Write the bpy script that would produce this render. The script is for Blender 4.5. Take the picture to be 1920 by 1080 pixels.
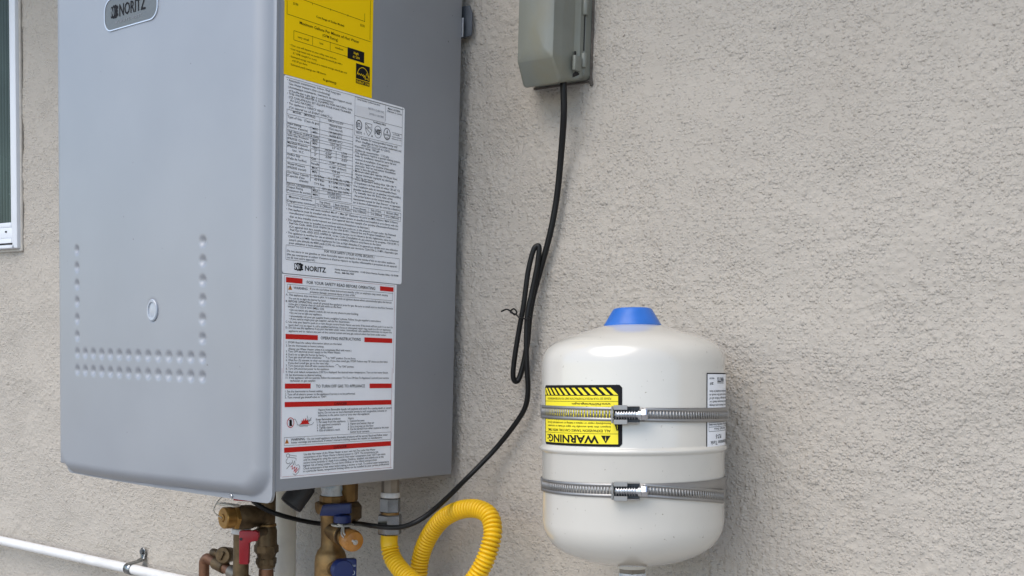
import bpy, bmesh, math, random
import numpy as np
from mathutils import Vector, Matrix

for o in list(bpy.data.objects):
    bpy.data.objects.remove(o, do_unlink=True)
scene = bpy.context.scene
COL = scene.collection
rnd = random.Random(7)
R = math.radians

# ------------------------------------------------------------------ camera
cam_d = bpy.data.cameras.new("camera")
cam = bpy.data.objects.new("camera", cam_d)
COL.objects.link(cam)
fwd = Vector((-0.5968223, 0.79766165, -0.08682757))
right = Vector((0.79894899, 0.60077245, 0.02744026))
up = Vector((-0.07405166, 0.05299384, 0.99584537))
m = Matrix((right, up, -fwd)).transposed().to_4x4()
m.translation = Vector((1.0018699, -1.22471948, 1.45))
cam.matrix_world = m
cam_d.sensor_width = 36.0
cam_d.lens = 2156.2452 / 1920 * 36
cam_d.shift_y = (855.1907 - 540) / 1920          # the picture is the upper part of a taller exposure
cam_d.clip_start = 0.02
cam_d.clip_end = 500
scene.camera = cam

# ------------------------------------------------------------------ light
SUN_EL, SUN_AZ = R(50), R(265)                    # azimuth measured from +X, counter-clockwise
sun_dir = Vector((math.cos(SUN_EL) * math.cos(SUN_AZ), math.cos(SUN_EL) * math.sin(SUN_AZ), math.sin(SUN_EL)))
world = bpy.data.worlds.new("World")
scene.world = world
world.use_nodes = True
nt = world.node_tree
sky = nt.nodes.new("ShaderNodeTexSky")
sky.sky_type = 'NISHITA'
sky.sun_disc = False
sky.sun_elevation = SUN_EL
sky.sun_rotation = math.pi / 2 - SUN_AZ
sky.air_density = 1.0
sky.dust_density = 1.0
sky.ozone_density = 1.0
nt.links.new(sky.outputs[0], nt.nodes["Background"].inputs[0])
nt.nodes["Background"].inputs[1].default_value = 0.15
sl = bpy.data.lights.new("sun", 'SUN')
sl.energy = 1.15
sl.angle = R(50)
sl.color = (1.0, 0.92, 0.81)
sun = bpy.data.objects.new("sun", sl)
COL.objects.link(sun)
sun.rotation_euler = sun_dir.to_track_quat('Z', 'Y').to_euler()
scene.view_settings.view_transform = 'Standard'
scene.view_settings.look = 'None'
scene.view_settings.gamma = 1.0
scene.view_settings.exposure = 0.80

# ------------------------------------------------------------------ materials
MATS = {}


def mat(name, col, rough=0.5, metal=0.0, var=0.0, vscale=30.0, bump=0.0, bscale=200.0, dirt=None, dscale=8.0,
        damt=0.5, spec=0.5, coat=0.0, trans=0.0, speck=None, sscale=400.0, samt=0.08):
    if name in MATS:
        return MATS[name]
    mt = bpy.data.materials.new(name)
    mt.use_nodes = True
    n, l = mt.node_tree.nodes, mt.node_tree.links
    b = n["Principled BSDF"]
    b.inputs["Base Color"].default_value = (*col, 1)
    b.inputs["Roughness"].default_value = rough
    b.inputs["Metallic"].default_value = metal
    b.inputs["Specular IOR Level"].default_value = spec
    b.inputs["Coat Weight"].default_value = coat
    b.inputs["Coat Roughness"].default_value = 0.12
    b.inputs["Transmission Weight"].default_value = trans
    tc = n.new("ShaderNodeTexCoord")
    last = None

    def noise(scale, detail=5, dist=0.0):
        t = n.new("ShaderNodeTexNoise")
        t.inputs["Scale"].default_value = scale
        t.inputs["Detail"].default_value = detail
        t.inputs["Distortion"].default_value = dist
        l.new(tc.outputs["Object"], t.inputs["Vector"])
        return t

    def ramp(src, a, c):
        r = n.new("ShaderNodeMapRange")
        r.inputs["From Min"].default_value = a
        r.inputs["From Max"].default_value = c
        l.new(src, r.inputs["Value"])
        return r.outputs["Result"]

    def mix(fac, a, c, mode='MIX'):
        x = n.new("ShaderNodeMix")
        x.data_type = 'RGBA'
        x.blend_type = mode
        if isinstance(fac, float):
            x.inputs["Factor"].default_value = fac
        else:
            l.new(fac, x.inputs["Factor"])
        for sock, v in ((x.inputs["A"], a), (x.inputs["B"], c)):
            if isinstance(v, tuple):
                sock.default_value = (*v, 1)
            else:
                l.new(v, sock)
        return x.outputs["Result"]

    cur = tuple(col)
    if var > 0:
        t = noise(vscale)
        lo = tuple(max(0, c * (1 - var)) for c in col)
        hi = tuple(min(1, c * (1 + var)) for c in col)
        cur = mix(ramp(t.outputs["Fac"], 0.3, 0.7), lo, hi)
        rr = n.new("ShaderNodeMapRange")
        rr.inputs["To Min"].default_value = max(0.02, rough - 0.5 * var * rough - 0.03)
        rr.inputs["To Max"].default_value = min(1, rough + 0.5 * var * rough + 0.05)
        l.new(t.outputs["Fac"], rr.inputs["Value"])
        l.new(rr.outputs["Result"], b.inputs["Roughness"])
    if dirt:
        t = noise(dscale, 8, 0.6)
        f = n.new("ShaderNodeMath")
        f.operation = 'MULTIPLY'
        l.new(ramp(t.outputs["Fac"], 0.5, 0.72), f.inputs[0])
        f.inputs[1].default_value = damt
        cur = mix(f.outputs[0], cur, dirt)
    if speck:
        t = noise(sscale, 2)
        f = n.new("ShaderNodeMath")
        f.operation = 'MULTIPLY'
        l.new(ramp(t.outputs["Fac"], 0.72 - samt, 0.74 - samt), f.inputs[0])
        f.inputs[1].default_value = 0.8
        cur = mix(f.outputs[0], cur, speck)
    if not isinstance(cur, tuple):
        l.new(cur, b.inputs["Base Color"])
    if bump > 0:
        t = noise(bscale, 6)
        bp = n.new("ShaderNodeBump")
        bp.inputs["Strength"].default_value = 1.0
        bp.inputs["Distance"].default_value = bump
        l.new(t.outputs["Fac"], bp.inputs["Height"])
        l.new(bp.outputs["Normal"], b.inputs["Normal"])
    MATS[name] = mt
    return mt


STUCCO = mat("stucco_paint", (0.445, 0.406, 0.352), 0.88, var=0.03, vscale=9,
             dirt=(0.40, 0.355, 0.30), dscale=5, damt=0.25, spec=0.25, speck=(0.14, 0.12, 0.10), sscale=190, samt=-0.045)
PAINT = mat("heater_paint", (0.297, 0.310, 0.331), 0.40, metal=0.25, var=0.04, vscale=9, bump=0.00004, bscale=900, spec=0.5, dirt=(0.34, 0.345, 0.35), dscale=3, damt=0.3,
            speck=(0.10, 0.09, 0.08), sscale=150, samt=-0.055)
WHITE_LABEL = mat("label_white", (0.88, 0.885, 0.90), 0.45, spec=0.3, var=0.02, vscale=40)
YELLOW_LABEL = mat("label_yellow", (1.0, 0.645, 0.0), 0.55, spec=0.15, var=0.02, vscale=25)
INK = mat("print_black", (0.012, 0.012, 0.014), 0.7, spec=0.12)
GREY_INK = mat("print_grey", (0.22, 0.22, 0.24), 0.5)
YINK = mat("print_brown_black", (0.03, 0.02, 0.004), 0.7, spec=0.1)
RED_INK = mat("print_red", (0.58, 0.02, 0.015), 0.6, spec=0.15, var=0.03)
PINK_INK = mat("print_red_line", (0.35, 0.07, 0.07), 0.5)
ORANGE_INK = mat("print_orange", (0.6, 0.2, 0.02), 0.5)
TANK_WHITE = mat("tank_enamel", (0.61, 0.58, 0.515), 0.18, var=0.02, vscale=20, bump=0.00006, bscale=90, coat=0.6, spec=0.5,
                 speck=(0.3, 0.26, 0.2), sscale=260, samt=-0.012)
BLUE_PLASTIC = mat("blue_plastic", (0.025, 0.14, 0.50), 0.35, var=0.08, vscale=60, bump=0.0001, bscale=300, dirt=(0.08, 0.2, 0.55), dscale=40, damt=0.5)
DARKBLUE = mat("dark_blue_plastic", (0.009, 0.022, 0.11), 0.4, var=0.08, vscale=80)
RED_PLASTIC = mat("red_plastic", (0.32, 0.008, 0.014), 0.4, var=0.08, vscale=60)
BLACK_RUBBER = mat("black_rubber", (0.006, 0.006, 0.006), 0.4, spec=0.3, var=0.1, vscale=60)
BLACK_PLASTIC = mat("black_plastic", (0.018, 0.018, 0.02), 0.5, var=0.1, vscale=60, bump=0.0001)
BRASS = mat("aged_brass", (0.29, 0.175, 0.07), 0.46, metal=0.8, var=0.3, vscale=60, bump=0.00025, bscale=200,
            dirt=(0.09, 0.055, 0.025), dscale=34, damt=0.8)
DARK_BRASS = mat("tarnished_bronze", (0.155, 0.105, 0.055), 0.52, metal=0.75, var=0.35, vscale=70, bump=0.0003, bscale=200,
                 dirt=(0.05, 0.035, 0.02), dscale=34, damt=0.85)
BRIGHT_BRASS = mat("cap_brass", (0.40, 0.22, 0.06), 0.4, metal=0.75, var=0.15, vscale=60, dirt=(0.2, 0.1, 0.03), dscale=40)
COPPER = mat("tarnished_copper", (0.26, 0.13, 0.075), 0.48, metal=0.85, var=0.2, vscale=40, bump=0.0001,
             dirt=(0.08, 0.05, 0.035), dscale=26, damt=0.8)
GALV = mat("zinc_plated_steel", (0.27, 0.28, 0.28), 0.24, metal=1.0, var=0.15, vscale=60, dirt=(0.2, 0.2, 0.19), dscale=40, damt=0.6)
STEEL = mat("stainless_band", (0.36, 0.355, 0.345), 0.48, metal=0.95, var=0.06, vscale=40)
CHROME = mat("screw_steel", (0.62, 0.63, 0.64), 0.2, metal=1.0, var=0.1, vscale=80)
DARK_STEEL = mat("bracket_steel", (0.09, 0.1, 0.115), 0.5, metal=0.3, var=0.1, vscale=60)
YHOSE = mat("hose_yellow_coating", (0.78, 0.47, 0.008), 0.36, var=0.06, vscale=40, spec=0.4, dirt=(0.5, 0.28, 0.02), dscale=30, damt=0.35)
PVC = mat("aged_pvc", (0.66, 0.62, 0.53), 0.4, var=0.05, vscale=20, dirt=(0.4, 0.36, 0.3), dscale=14, damt=0.5)
CONDUIT = mat("white_painted_pipe", (0.72, 0.715, 0.70), 0.45, var=0.03, vscale=20, bump=0.0001, bscale=120,
              dirt=(0.5, 0.48, 0.44), dscale=30, damt=0.35)
BOX_GREY = mat("weathered_grey_plastic", (0.185, 0.193, 0.165), 0.36, var=0.08, vscale=22, bump=0.0001, bscale=160,
               dirt=(0.19, 0.172, 0.11), dscale=12, damt=0.85)
DARK_GAP = mat("dark_gap", (0.012, 0.011, 0.01), 0.8)
TAPE = mat("thread_tape", (0.66, 0.68, 0.68), 0.7, var=0.12, vscale=160, dirt=(0.2, 0.36, 0.46), dscale=70, damt=0.9, bump=0.0003, bscale=300)
TAPE_WHITE = mat("white_tape", (0.62, 0.61, 0.58), 0.65, var=0.1, vscale=160, bump=0.0003, bscale=300)
VERDIGRIS = mat("verdigris", (0.12, 0.42, 0.36), 0.7, var=0.2, vscale=160, bump=0.0004, bscale=300)
CLEAR_STRAP = mat("clear_plastic", (0.62, 0.58, 0.5), 0.35, var=0.05, trans=0.3)
AMBER_CAP = mat("amber_plastic", (0.62, 0.27, 0.055), 0.25, var=0.12, vscale=60, trans=0.25, dirt=(0.36, 0.13, 0.03), dscale=50)
VINYL = mat("white_vinyl", (0.72, 0.745, 0.78), 0.4, var=0.02, vscale=12, dirt=(0.5, 0.5, 0.48), dscale=12, damt=0.2)
REED = mat("reeded_glass", (0.05, 0.075, 0.065), 0.25, var=0.3, vscale=6, spec=0.25)  # dark green base paints in the trees that the glass reflects
BADGE = mat("badge_silver", (0.145, 0.15, 0.145), 0.4, metal=0.4, var=0.04, vscale=60)
BADGE_RIM = mat("badge_rim", (0.62, 0.65, 0.70), 0.22, metal=0.4)
PLUG = mat("milky_plug", (0.36, 0.39, 0.43), 0.25, var=0.03, coat=0.3)
CAULK = mat("caulk", (0.50, 0.47, 0.42), 0.8, var=0.1, vscale=80, bump=0.0006, bscale=200)
YELLOW_WARN = mat("warning_yellow", (0.86, 0.72, 0.02), 0.4, var=0.02, vscale=25)
GALV_BROWN = mat("dull_steel", (0.26, 0.23, 0.19), 0.5, metal=0.7, var=0.2, vscale=50, dirt=(0.1, 0.08, 0.06), dscale=40)
CONCRETE = mat("concrete_ground", (0.35, 0.33, 0.31), 0.9, var=0.12, vscale=3, bump=0.002, bscale=60, dirt=(0.22, 0.2, 0.18), dscale=1.5)



def stucco_grains(mt):
    """dashed grains of the stucco: round lumps of 2-5 mm, thick in some places and sparse in others"""
    n, l = mt.node_tree.nodes, mt.node_tree.links
    b = n["Principled BSDF"]
    tc = n.new("ShaderNodeTexCoord")
    sep = n.new("ShaderNodeSeparateXYZ")
    l.new(tc.outputs["Object"], sep.inputs[0])
    flat = n.new("ShaderNodeCombineXYZ")
    l.new(sep.outputs["X"], flat.inputs["X"])
    l.new(sep.outputs["Z"], flat.inputs["Y"])

    def math_(op, a, c=None, clamp=False):
        x = n.new("ShaderNodeMath")
        x.operation = op
        x.use_clamp = clamp
        for i, v in enumerate((a, c)):
            if v is None:
                continue
            if isinstance(v, (int, float)):
                x.inputs[i].default_value = v
            else:
                l.new(v, x.inputs[i])
        return x.outputs[0]

    def noise(scale, detail, vec):
        t = n.new("ShaderNodeTexNoise")
        t.inputs["Scale"].default_value = scale
        t.inputs["Detail"].default_value = detail
        l.new(vec, t.inputs["Vector"])
        return t
    wob = noise(260, 2, flat.outputs[0])
    sub = n.new("ShaderNodeVectorMath")
    sub.operation = 'SUBTRACT'
    l.new(wob.outputs["Color"], sub.inputs[0])
    sub.inputs[1].default_value = (0.5, 0.5, 0.5)
    sc = n.new("ShaderNodeVectorMath")
    sc.operation = 'SCALE'
    l.new(sub.outputs[0], sc.inputs[0])
    sc.inputs["Scale"].default_value = 0.0024
    add = n.new("ShaderNodeVectorMath")
    l.new(flat.outputs[0], add.inputs[0])
    l.new(sc.outputs[0], add.inputs[1])
    big = noise(5.5, 3, flat.outputs[0]).outputs["Fac"]
    mid = noise(19, 3, flat.outputs[0]).outputs["Fac"]
    dens = math_('ADD', math_('MULTIPLY', math_('SUBTRACT', big, 0.5), 1.5), math_('MULTIPLY', math_('SUBTRACT', mid, 0.5), 1.1))
    total = None
    for scale, off, hgt in ((225, 0.90, 1.0), (360, 0.85, 0.8)):
        v = n.new("ShaderNodeTexVoronoi")
        v.voronoi_dimensions = '2D'
        v.feature = 'SMOOTH_F1'
        v.inputs["Smoothness"].default_value = 0.25
        v.inputs["Scale"].default_value = scale
        l.new(add.outputs[0], v.inputs["Vector"])
        rgb = n.new("ShaderNodeSeparateColor")
        l.new(v.outputs["Color"], rgb.inputs[0])
        rad = math_('ADD', math_('MULTIPLY', rgb.outputs[0], 0.42), 0.30)
        t = math_('DIVIDE', v.outputs["Distance"], rad)
        q = math_('MAXIMUM', math_('SUBTRACT', 1.0, math_('MULTIPLY', t, t)), 0.0)
        dome = math_('MULTIPLY', q, q)
        here = math_('MULTIPLY', math_('SUBTRACT', math_('ADD', dens, off), rgb.outputs[1]), 1.7, True)
        h = math_('MULTIPLY', math_('MULTIPLY', math_('MULTIPLY', dome, rad), here), hgt / scale)
        total = h if total is None else math_('ADD', total, h)
    lump = math_('MAXIMUM', math_('SUBTRACT', noise(105, 2, flat.outputs[0]).outputs["Fac"], 0.50), 0.0)
    total = math_('ADD', total, math_('MULTIPLY', math_('MULTIPLY', lump, math_('ADD', dens, 0.55, True)), 0.010))
    fine = noise(520, 3, tc.outputs["Object"]).outputs["Fac"]
    total = math_('ADD', total, math_('MULTIPLY', fine, 0.0002))
    bp = n.new("ShaderNodeBump")
    bp.inputs["Strength"].default_value = 1.0
    bp.inputs["Distance"].default_value = 0.40
    l.new(total, bp.inputs["Height"])
    l.new(bp.outputs["Normal"], b.inputs["Normal"])


stucco_grains(STUCCO)

# ------------------------------------------------------------------ mesh helpers
ORG = {}


def frame_of(d):
    d = Vector(d).normalized()
    a = Vector((0, 0, 1)) if abs(d.z) < 0.9 else Vector((1, 0, 0))
    x = a.cross(d).normalized()
    return x, d.cross(x).normalized(), d


def catmull(pts, n):
    P = [Vector(q) for q in pts]
    P = [P[0] * 2 - P[1]] + P + [P[-1] * 2 - P[-2]]
    out = []
    for i in range(1, len(P) - 2):
        a, b, c, d = P[i - 1:i + 3]
        for k in range(n):
            t = k / n
            out.append(0.5 * ((2 * b) + (c - a) * t + (2 * a - 5 * b + 4 * c - d) * t * t + (3 * b - a - 3 * c + d) * t ** 3))
    out.append(P[-2])
    return out


class M:
    def __init__(self):
        self.v = []
        self.f = []

    def add(self, vs, fs):
        k = len(self.v)
        self.v += [tuple(q) for q in vs]
        self.f += [tuple(i + k for i in q) for q in fs]
        return self

    def lathe(self, prof, o=(0, 0, 0), d=(0, 0, 1), n=32, caps=True, squash=None):
        """prof = [(radius, distance along d)]"""
        x, y, z = frame_of(d)
        if d == (0, 0, 1):
            x, y, z = Vector((1, 0, 0)), Vector((0, 1, 0)), Vector((0, 0, 1))
        o = Vector(o)
        vs, fs = [], []
        for r, h in prof:
            for k in range(n):
                a = 2 * math.pi * k / n
                vs.append(o + z * h + (x * math.cos(a) + y * math.sin(a)) * r)
        for i in range(len(prof) - 1):
            for k in range(n):
                k2 = (k + 1) % n
                fs.append((i * n + k, i * n + k2, (i + 1) * n + k2, (i + 1) * n + k))
        if caps:
            fs.append(tuple(reversed(range(n))))
            fs.append(tuple(range((len(prof) - 1) * n, len(prof) * n)))
        return self.add(vs, fs)

    def hexnut(self, o, d, r, h0, h1, ch=0.0015, n=6):
        return self.lathe([(r * 0.93, h0), (r, h0 + ch), (r, h1 - ch), (r * 0.93, h1)], o, d, n)

    def tube(self, pts, r, n=12, sub=6, caps=True):
        P = catmull(pts, sub) if sub > 1 else [Vector(q) for q in pts]
        rad = r if callable(r) else (lambda t: r)
        T = []
        for i in range(len(P)):
            T.append((P[min(i + 1, len(P) - 1)] - P[max(i - 1, 0)]).normalized())
        x, y, _ = frame_of(T[0])
        vs, fs = [], []
        for i, q in enumerate(P):
            if i:
                rot = T[i - 1].rotation_difference(T[i])
                x = (rot @ x).normalized()
            y = T[i].cross(x).normalized()
            rr = rad(i / (len(P) - 1))
            for k in range(n):
                a = 2 * math.pi * k / n
                vs.append(q + (x * math.cos(a) + y * math.sin(a)) * rr)
        for i in range(len(P) - 1):
            for k in range(n):
                k2 = (k + 1) % n
                fs.append((i * n + k, i * n + k2, (i + 1) * n + k2, (i + 1) * n + k))
        if caps:
            fs.append(tuple(reversed(range(n))))
            fs.append(tuple(range((len(P) - 1) * n, len(P) * n)))
        return self.add(vs, fs)

    def box(self, lo, hi, bev=0.0, seg=2, mtx=None):
        bm = bmesh.new()
        bmesh.ops.create_cube(bm, size=1)
        lo, hi = Vector(lo), Vector(hi)
        for q in bm.verts:
            q.co = Vector(((lo[i] + hi[i]) / 2 + q.co[i] * (hi[i] - lo[i]) for i in range(3)))
        if bev > 0:
            bmesh.ops.bevel(bm, geom=bm.edges[:], offset=bev, segments=seg, profile=0.5, affect='EDGES')
        bm.verts.index_update()
        vs = [(mtx @ q.co) if mtx else q.co.copy() for q in bm.verts]
        fs = [[q.index for q in f.verts] for f in bm.faces]
        bm.free()
        return self.add(vs, fs)

    def loft(self, rings, caps=True):
        n = len(rings[0])
        vs = [q for r in rings for q in r]
        fs = []
        for i in range(len(rings) - 1):
            for k in range(n):
                k2 = (k + 1) % n
                fs.append((i * n + k, i * n + k2, (i + 1) * n + k2, (i + 1) * n + k))
        if caps:
            fs.append(tuple(reversed(range(n))))
            fs.append(tuple(range((len(rings) - 1) * n, len(rings) * n)))
        return self.add(vs, fs)

    def prism(self, poly, o, ax, ay, az, h, bev=0.0):
        """polygon in (ax, ay), extruded along az by h"""
        bm = bmesh.new()
        o, ax, ay, az = Vector(o), Vector(ax).normalized(), Vector(ay).normalized(), Vector(az).normalized()
        a = [bm.verts.new(o + ax * q[0] + ay * q[1]) for q in poly]
        b = [bm.verts.new(o + ax * q[0] + ay * q[1] + az * h) for q in poly]
        bm.faces.new(list(reversed(a)))
        bm.faces.new(b)
        for i in range(len(a)):
            j = (i + 1) % len(a)
            bm.faces.new((a[i], a[j], b[j], b[i]))
        bmesh.ops.recalc_face_normals(bm, faces=bm.faces[:])
        if bev > 0:
            bmesh.ops.bevel(bm, geom=bm.edges[:], offset=bev, segments=2, profile=0.5, affect='EDGES')
        bm.verts.index_update()
        vs = [q.co.copy() for q in bm.verts]
        fs = [[q.index for q in f.verts] for f in bm.faces]
        bm.free()
        return self.add(vs, fs)

    def build(self, name, material, parent=None, smooth=35, recalc=True):
        org = ORG.get(parent.name, Vector((0, 0, 0))) if parent else Vector((0, 0, 0))
        me = bpy.data.meshes.new(name)
        me.from_pydata([Vector(q) - org for q in self.v], [], self.f)
        if recalc:
            bm = bmesh.new()
            bm.from_mesh(me)
            bmesh.ops.recalc_face_normals(bm, faces=bm.faces[:])
            bm.to_mesh(me)
            bm.free()
        if smooth:
            me.polygons.foreach_set("use_smooth", [True] * len(me.polygons))
            me.set_sharp_from_angle(angle=R(smooth))
        me.materials.append(material)
        o = bpy.data.objects.new(name, me)
        COL.objects.link(o)
        if parent:
            o.parent = parent
            ORG[o.name] = org
        return o


def thing(name, label, cat, loc, group=None):
    o = bpy.data.objects.new(name, None)
    o.empty_display_size = 0.05
    COL.objects.link(o)
    o.location = loc
    ORG[o.name] = Vector(loc)
    return tag(o, label, cat, group)


def tag(o, label, cat, group=None):
    o["label"] = label
    o["category"] = cat
    if group:
        o["group"] = group
    return o


def rrect(x0, x1, z0, z1, r, n=5):
    pts = []
    for cx, cz, a0 in ((x1 - r, z1 - r, 0), (x0 + r, z1 - r, 90), (x0 + r, z0 + r, 180), (x1 - r, z0 + r, 270)):
        for k in range(n + 1):
            a = R(a0 + 90 * k / n)
            pts.append((cx + r * math.cos(a), cz + r * math.sin(a)))
    return pts


# ---- flat print: shapes and lettering in a label's own (u, v) millimetres, mapped onto its surface
_TC = {}


def text_shape(body, off=0.0):
    key = (body, off)
    if key not in _TC:
        cu = bpy.data.curves.new("t", 'FONT')
        cu.body = body
        cu.resolution_u = 2
        cu.offset = off
        ob = bpy.data.objects.new("t", cu)
        me = bpy.data.meshes.new_from_object(ob)
        vs = np.array([q.co[:2] for q in me.vertices], dtype=float).reshape(-1, 2)
        fs = [tuple(q.vertices) for q in me.polygons]
        bpy.data.objects.remove(ob)
        bpy.data.curves.remove(cu)
        bpy.data.meshes.remove(me)
        _TC[key] = (vs, fs)
    return _TC[key]


CAP = text_shape("H")[0][:, 1].max()


class Flat:
    def __init__(self):
        self.v = []
        self.f = []
        self.level = 0                      # overlapping shapes of one ink lie a hair above each other

    def add(self, vs, fs):
        k = len(self.v)
        self.v += [(q[0], q[1], self.level) for q in vs]
        self.f += [tuple(i + k for i in q) for q in fs]
        return self

    def rect(self, u0, u1, v0, v1, n=1):
        vs, fs = [], []
        for i in range(n + 1):
            u = u0 + (u1 - u0) * i / n
            vs += [(u, v0), (u, v1)]
        for i in range(n):
            fs.append((2 * i, 2 * i + 2, 2 * i + 3, 2 * i + 1))
        return self.add(vs, fs)

    def poly(self, pts):
        self.level = (self.level + 1) % 40
        return self.add(pts, [tuple(range(len(pts)))])

    def ring(self, cu, cv, ru, rv, w, n=28, a0=0, a1=360):
        vs, fs = [], []
        full = (a1 - a0) >= 360
        k = n if full else n + 1
        for i in range(k):
            a = R(a0 + (a1 - a0) * i / n)
            vs += [(cu + ru * math.cos(a), cv + rv * math.sin(a)),
                   (cu + (ru - w) * math.cos(a), cv + (rv - w) * math.sin(a))]
        for i in range(n):
            j = (i + 1) % k
            fs.append((2 * i, 2 * j, 2 * j + 1, 2 * i + 1))
        return self.add(vs, fs)

    def disc(self, cu, cv, ru, rv=None, n=20):
        rv = rv or ru
        return self.poly([(cu + ru * math.cos(2 * math.pi * i / n), cv + rv * math.sin(2 * math.pi * i / n)) for i in range(n)])

    def stroke(self, pts, w):
        for (a, b), (c, d) in zip(pts[:-1], pts[1:]):
            L = math.hypot(c - a, d - b) or 1e-6
            nx, ny = -(d - b) / L * w / 2, (c - a) / L * w / 2
            self.poly([(a - nx, b - ny), (c - nx, d - ny), (c + nx, d + ny), (a + nx, b + ny)])
        return self

    def text(self, s, u0, u1, v, h, bold=0.0):
        vs, fs = text_shape(s, bold)
        if not len(vs):
            return self
        x0, x1 = vs[:, 0].min(), vs[:, 0].max()
        sx, sy = (u1 - u0) / (x1 - x0), h / CAP
        return self.add([(u0 + (q[0] - x0) * sx, v + q[1] * sy) for q in vs], fs)

    def logo_mark(self, u0, u1, v0, v1, ink=True):
        """the lobed double-flower mark; ink=False gives the light N that lies on it"""
        w, h = u1 - u0, v1 - v0
        if ink:
            for i, j, r in ((.13, .78, .15), (.40, .82, .17), (.13, .22, .15), (.40, .18, .17), (.25, .5, .26), (.12, .5, .1),
                            (.66, .84, .16), (.66, .16, .16), (.68, .5, .24), (.88, .76, .13), (.88, .24, .13), (.86, .5, .1), (.5, .5, .2)):
                self.disc(u0 + i * w, v0 + j * h, r * w, r * h, 14)
        else:
            for a, b in (((.10, .2), (.10, .8)), ((.10, .8), (.40, .2)), ((.40, .2), (.40, .8))):
                self.stroke([(u0 + a[0] * w, v0 + a[1] * h), (u0 + b[0] * w, v0 + b[1] * h)], .085 * w)
            self.stroke([(u0 + .62 * w, v0 + .72 * h), (u0 + .56 * w, v0 + .5 * h), (u0 + .62 * w, v0 + .28 * h)], .04 * w)
        return self

    def build(self, name, fn, material, parent, lift=0.0):
        mm = M()
        mm.v = [fn(u, v, lift + k * 1.5e-6) for u, v, k in self.v]
        mm.f = self.f
        return mm.build(name, material, parent, smooth=0, recalc=False)

# ================================================================== ground
g = M().add([(-40, -40, 0), (40, -40, 0), (40, 0.3, 0), (-40, 0.3, 0)], [(0, 1, 2, 3)]).build("ground", CONCRETE, smooth=0)
g["kind"] = "structure"

# ================================================================== house wall with window
house = thing("house_wall", "beige stucco house wall with rough dashed texture behind the grey heater and white tank", "wall", (0, 0, 0))


def stucco_wall():
    step = 0.0024
    xs_d = np.arange(-1.36, 0.96, step)
    zs_d = np.arange(0.86, 2.22, step)
    nx, nz = len(xs_d), len(zs_d)
    rng = np.random.default_rng(11)
    fx = np.fft.fftfreq(nx, step)[None, :]
    fz = np.fft.fftfreq(nz, step)[:, None]
    fr = np.hypot(fx, fz)

    def band(lam, width=0.35, seed=None):
        w = rng.standard_normal((nz, nx))
        F = np.fft.fft2(w) * np.exp(-((np.log(np.maximum(fr, 1e-6) * lam)) ** 2) / (2 * width ** 2))
        a = np.fft.ifft2(F).real
        return a / a.std()

    def sst(a, lo, hi):
        t = np.clip((a - lo) / (hi - lo), 0, 1)
        return t * t * (3 - 2 * t)

    n1, n2, n3, n4 = band(0.0105, 0.25), band(0.0085, 0.22), band(0.018), band(0.030)
    cover = band(0.22, 0.4) * 0.55 + band(0.085, 0.4) * 0.45
    X, Z = np.meshgrid(xs_d, zs_d)

    def patch(cx, cz, rx, rz):
        return np.exp(-(((X - cx) / rx) ** 2 + ((Z - cz) / rz) ** 2))
    smooth_patch = (patch(0.53, 1.69, 0.055, 0.030) + 0.8 * patch(0.43, 1.72, 0.09, 0.05) + 0.9 * patch(-0.93, 1.12, 0.10, 0.035)
                    + 0.7 * patch(-1.03, 1.96, 0.07, 0.10) + 0.5 * patch(0.33, 1.70, 0.08, 0.08) + 0.5 * patch(0.28, 1.80, 0.1, 0.1))
    dens = np.clip(0.62 + 0.26 * cover - 0.95 * smooth_patch, 0.0, 1.15)
    thr = 1.15 - 1.35 * dens
    blob = np.sqrt(np.clip(n1 * 0.85 + n3 * 0.35 - thr, 0, 1.6)) * 0.0010
    dots = np.sqrt(np.clip(n2 - 0.6 - thr * 0.45, 0, 1.5)) * 0.0006 * sst(dens, 0.1, 0.6)
    h = blob + dots + 0.00025 * n4 * sst(dens, 0.0, 0.5) + 0.0009 * band(0.14) + 0.0002 * band(0.05)
    # coarse outer grid round the detailed field
    xs = np.concatenate([[-6, -4, -2.5, -1.7], xs_d, [1.3, 2, 3.5, 6]])
    zs = np.concatenate([[0.0, 0.4], zs_d, [2.6, 3.2]])
    H = np.zeros((len(zs), len(xs)))
    H[2:2 + nz, 4:4 + nx] = h
    XX, ZZ = np.meshgrid(xs, zs)
    V = np.stack([XX, -H, ZZ], -1).reshape(-1, 3)
    NX = len(xs)
    i, j = np.meshgrid(np.arange(len(zs) - 1), np.arange(NX - 1), indexing='ij')
    q = np.stack([i * NX + j, i * NX + j + 1, (i + 1) * NX + j + 1, (i + 1) * NX + j], -1).reshape(-1, 4)
    cx = (xs[:-1] + xs[1:])[None, :] / 2 + 0 * zs[:-1, None]
    cz = (zs[:-1] + zs[1:])[:, None] / 2 + 0 * xs[None, :-1]
    keep = ~((cx < -1.122) & (cx > -2.4) & (cz > 1.65) & (cz < 2.58))
    q = q[keep.reshape(-1)]
    me = bpy.data.meshes.new("wall")
    me.vertices.add(len(V))
    me.vertices.foreach_set("co", V.astype(np.float32).ravel())
    me.loops.add(len(q) * 4)
    me.loops.foreach_set("vertex_index", q.astype(np.int32).ravel())
    me.polygons.add(len(q))
    me.polygons.foreach_set("loop_start", np.arange(len(q), dtype=np.int32) * 4)
    me.polygons.foreach_set("use_smooth", np.ones(len(q), dtype=bool))
    me.update()
    me.validate()
    me.materials.append(STUCCO)
    o = bpy.data.objects.new("wall", me)
    COL.objects.link(o)
    o.parent = house


stucco_wall()

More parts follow.
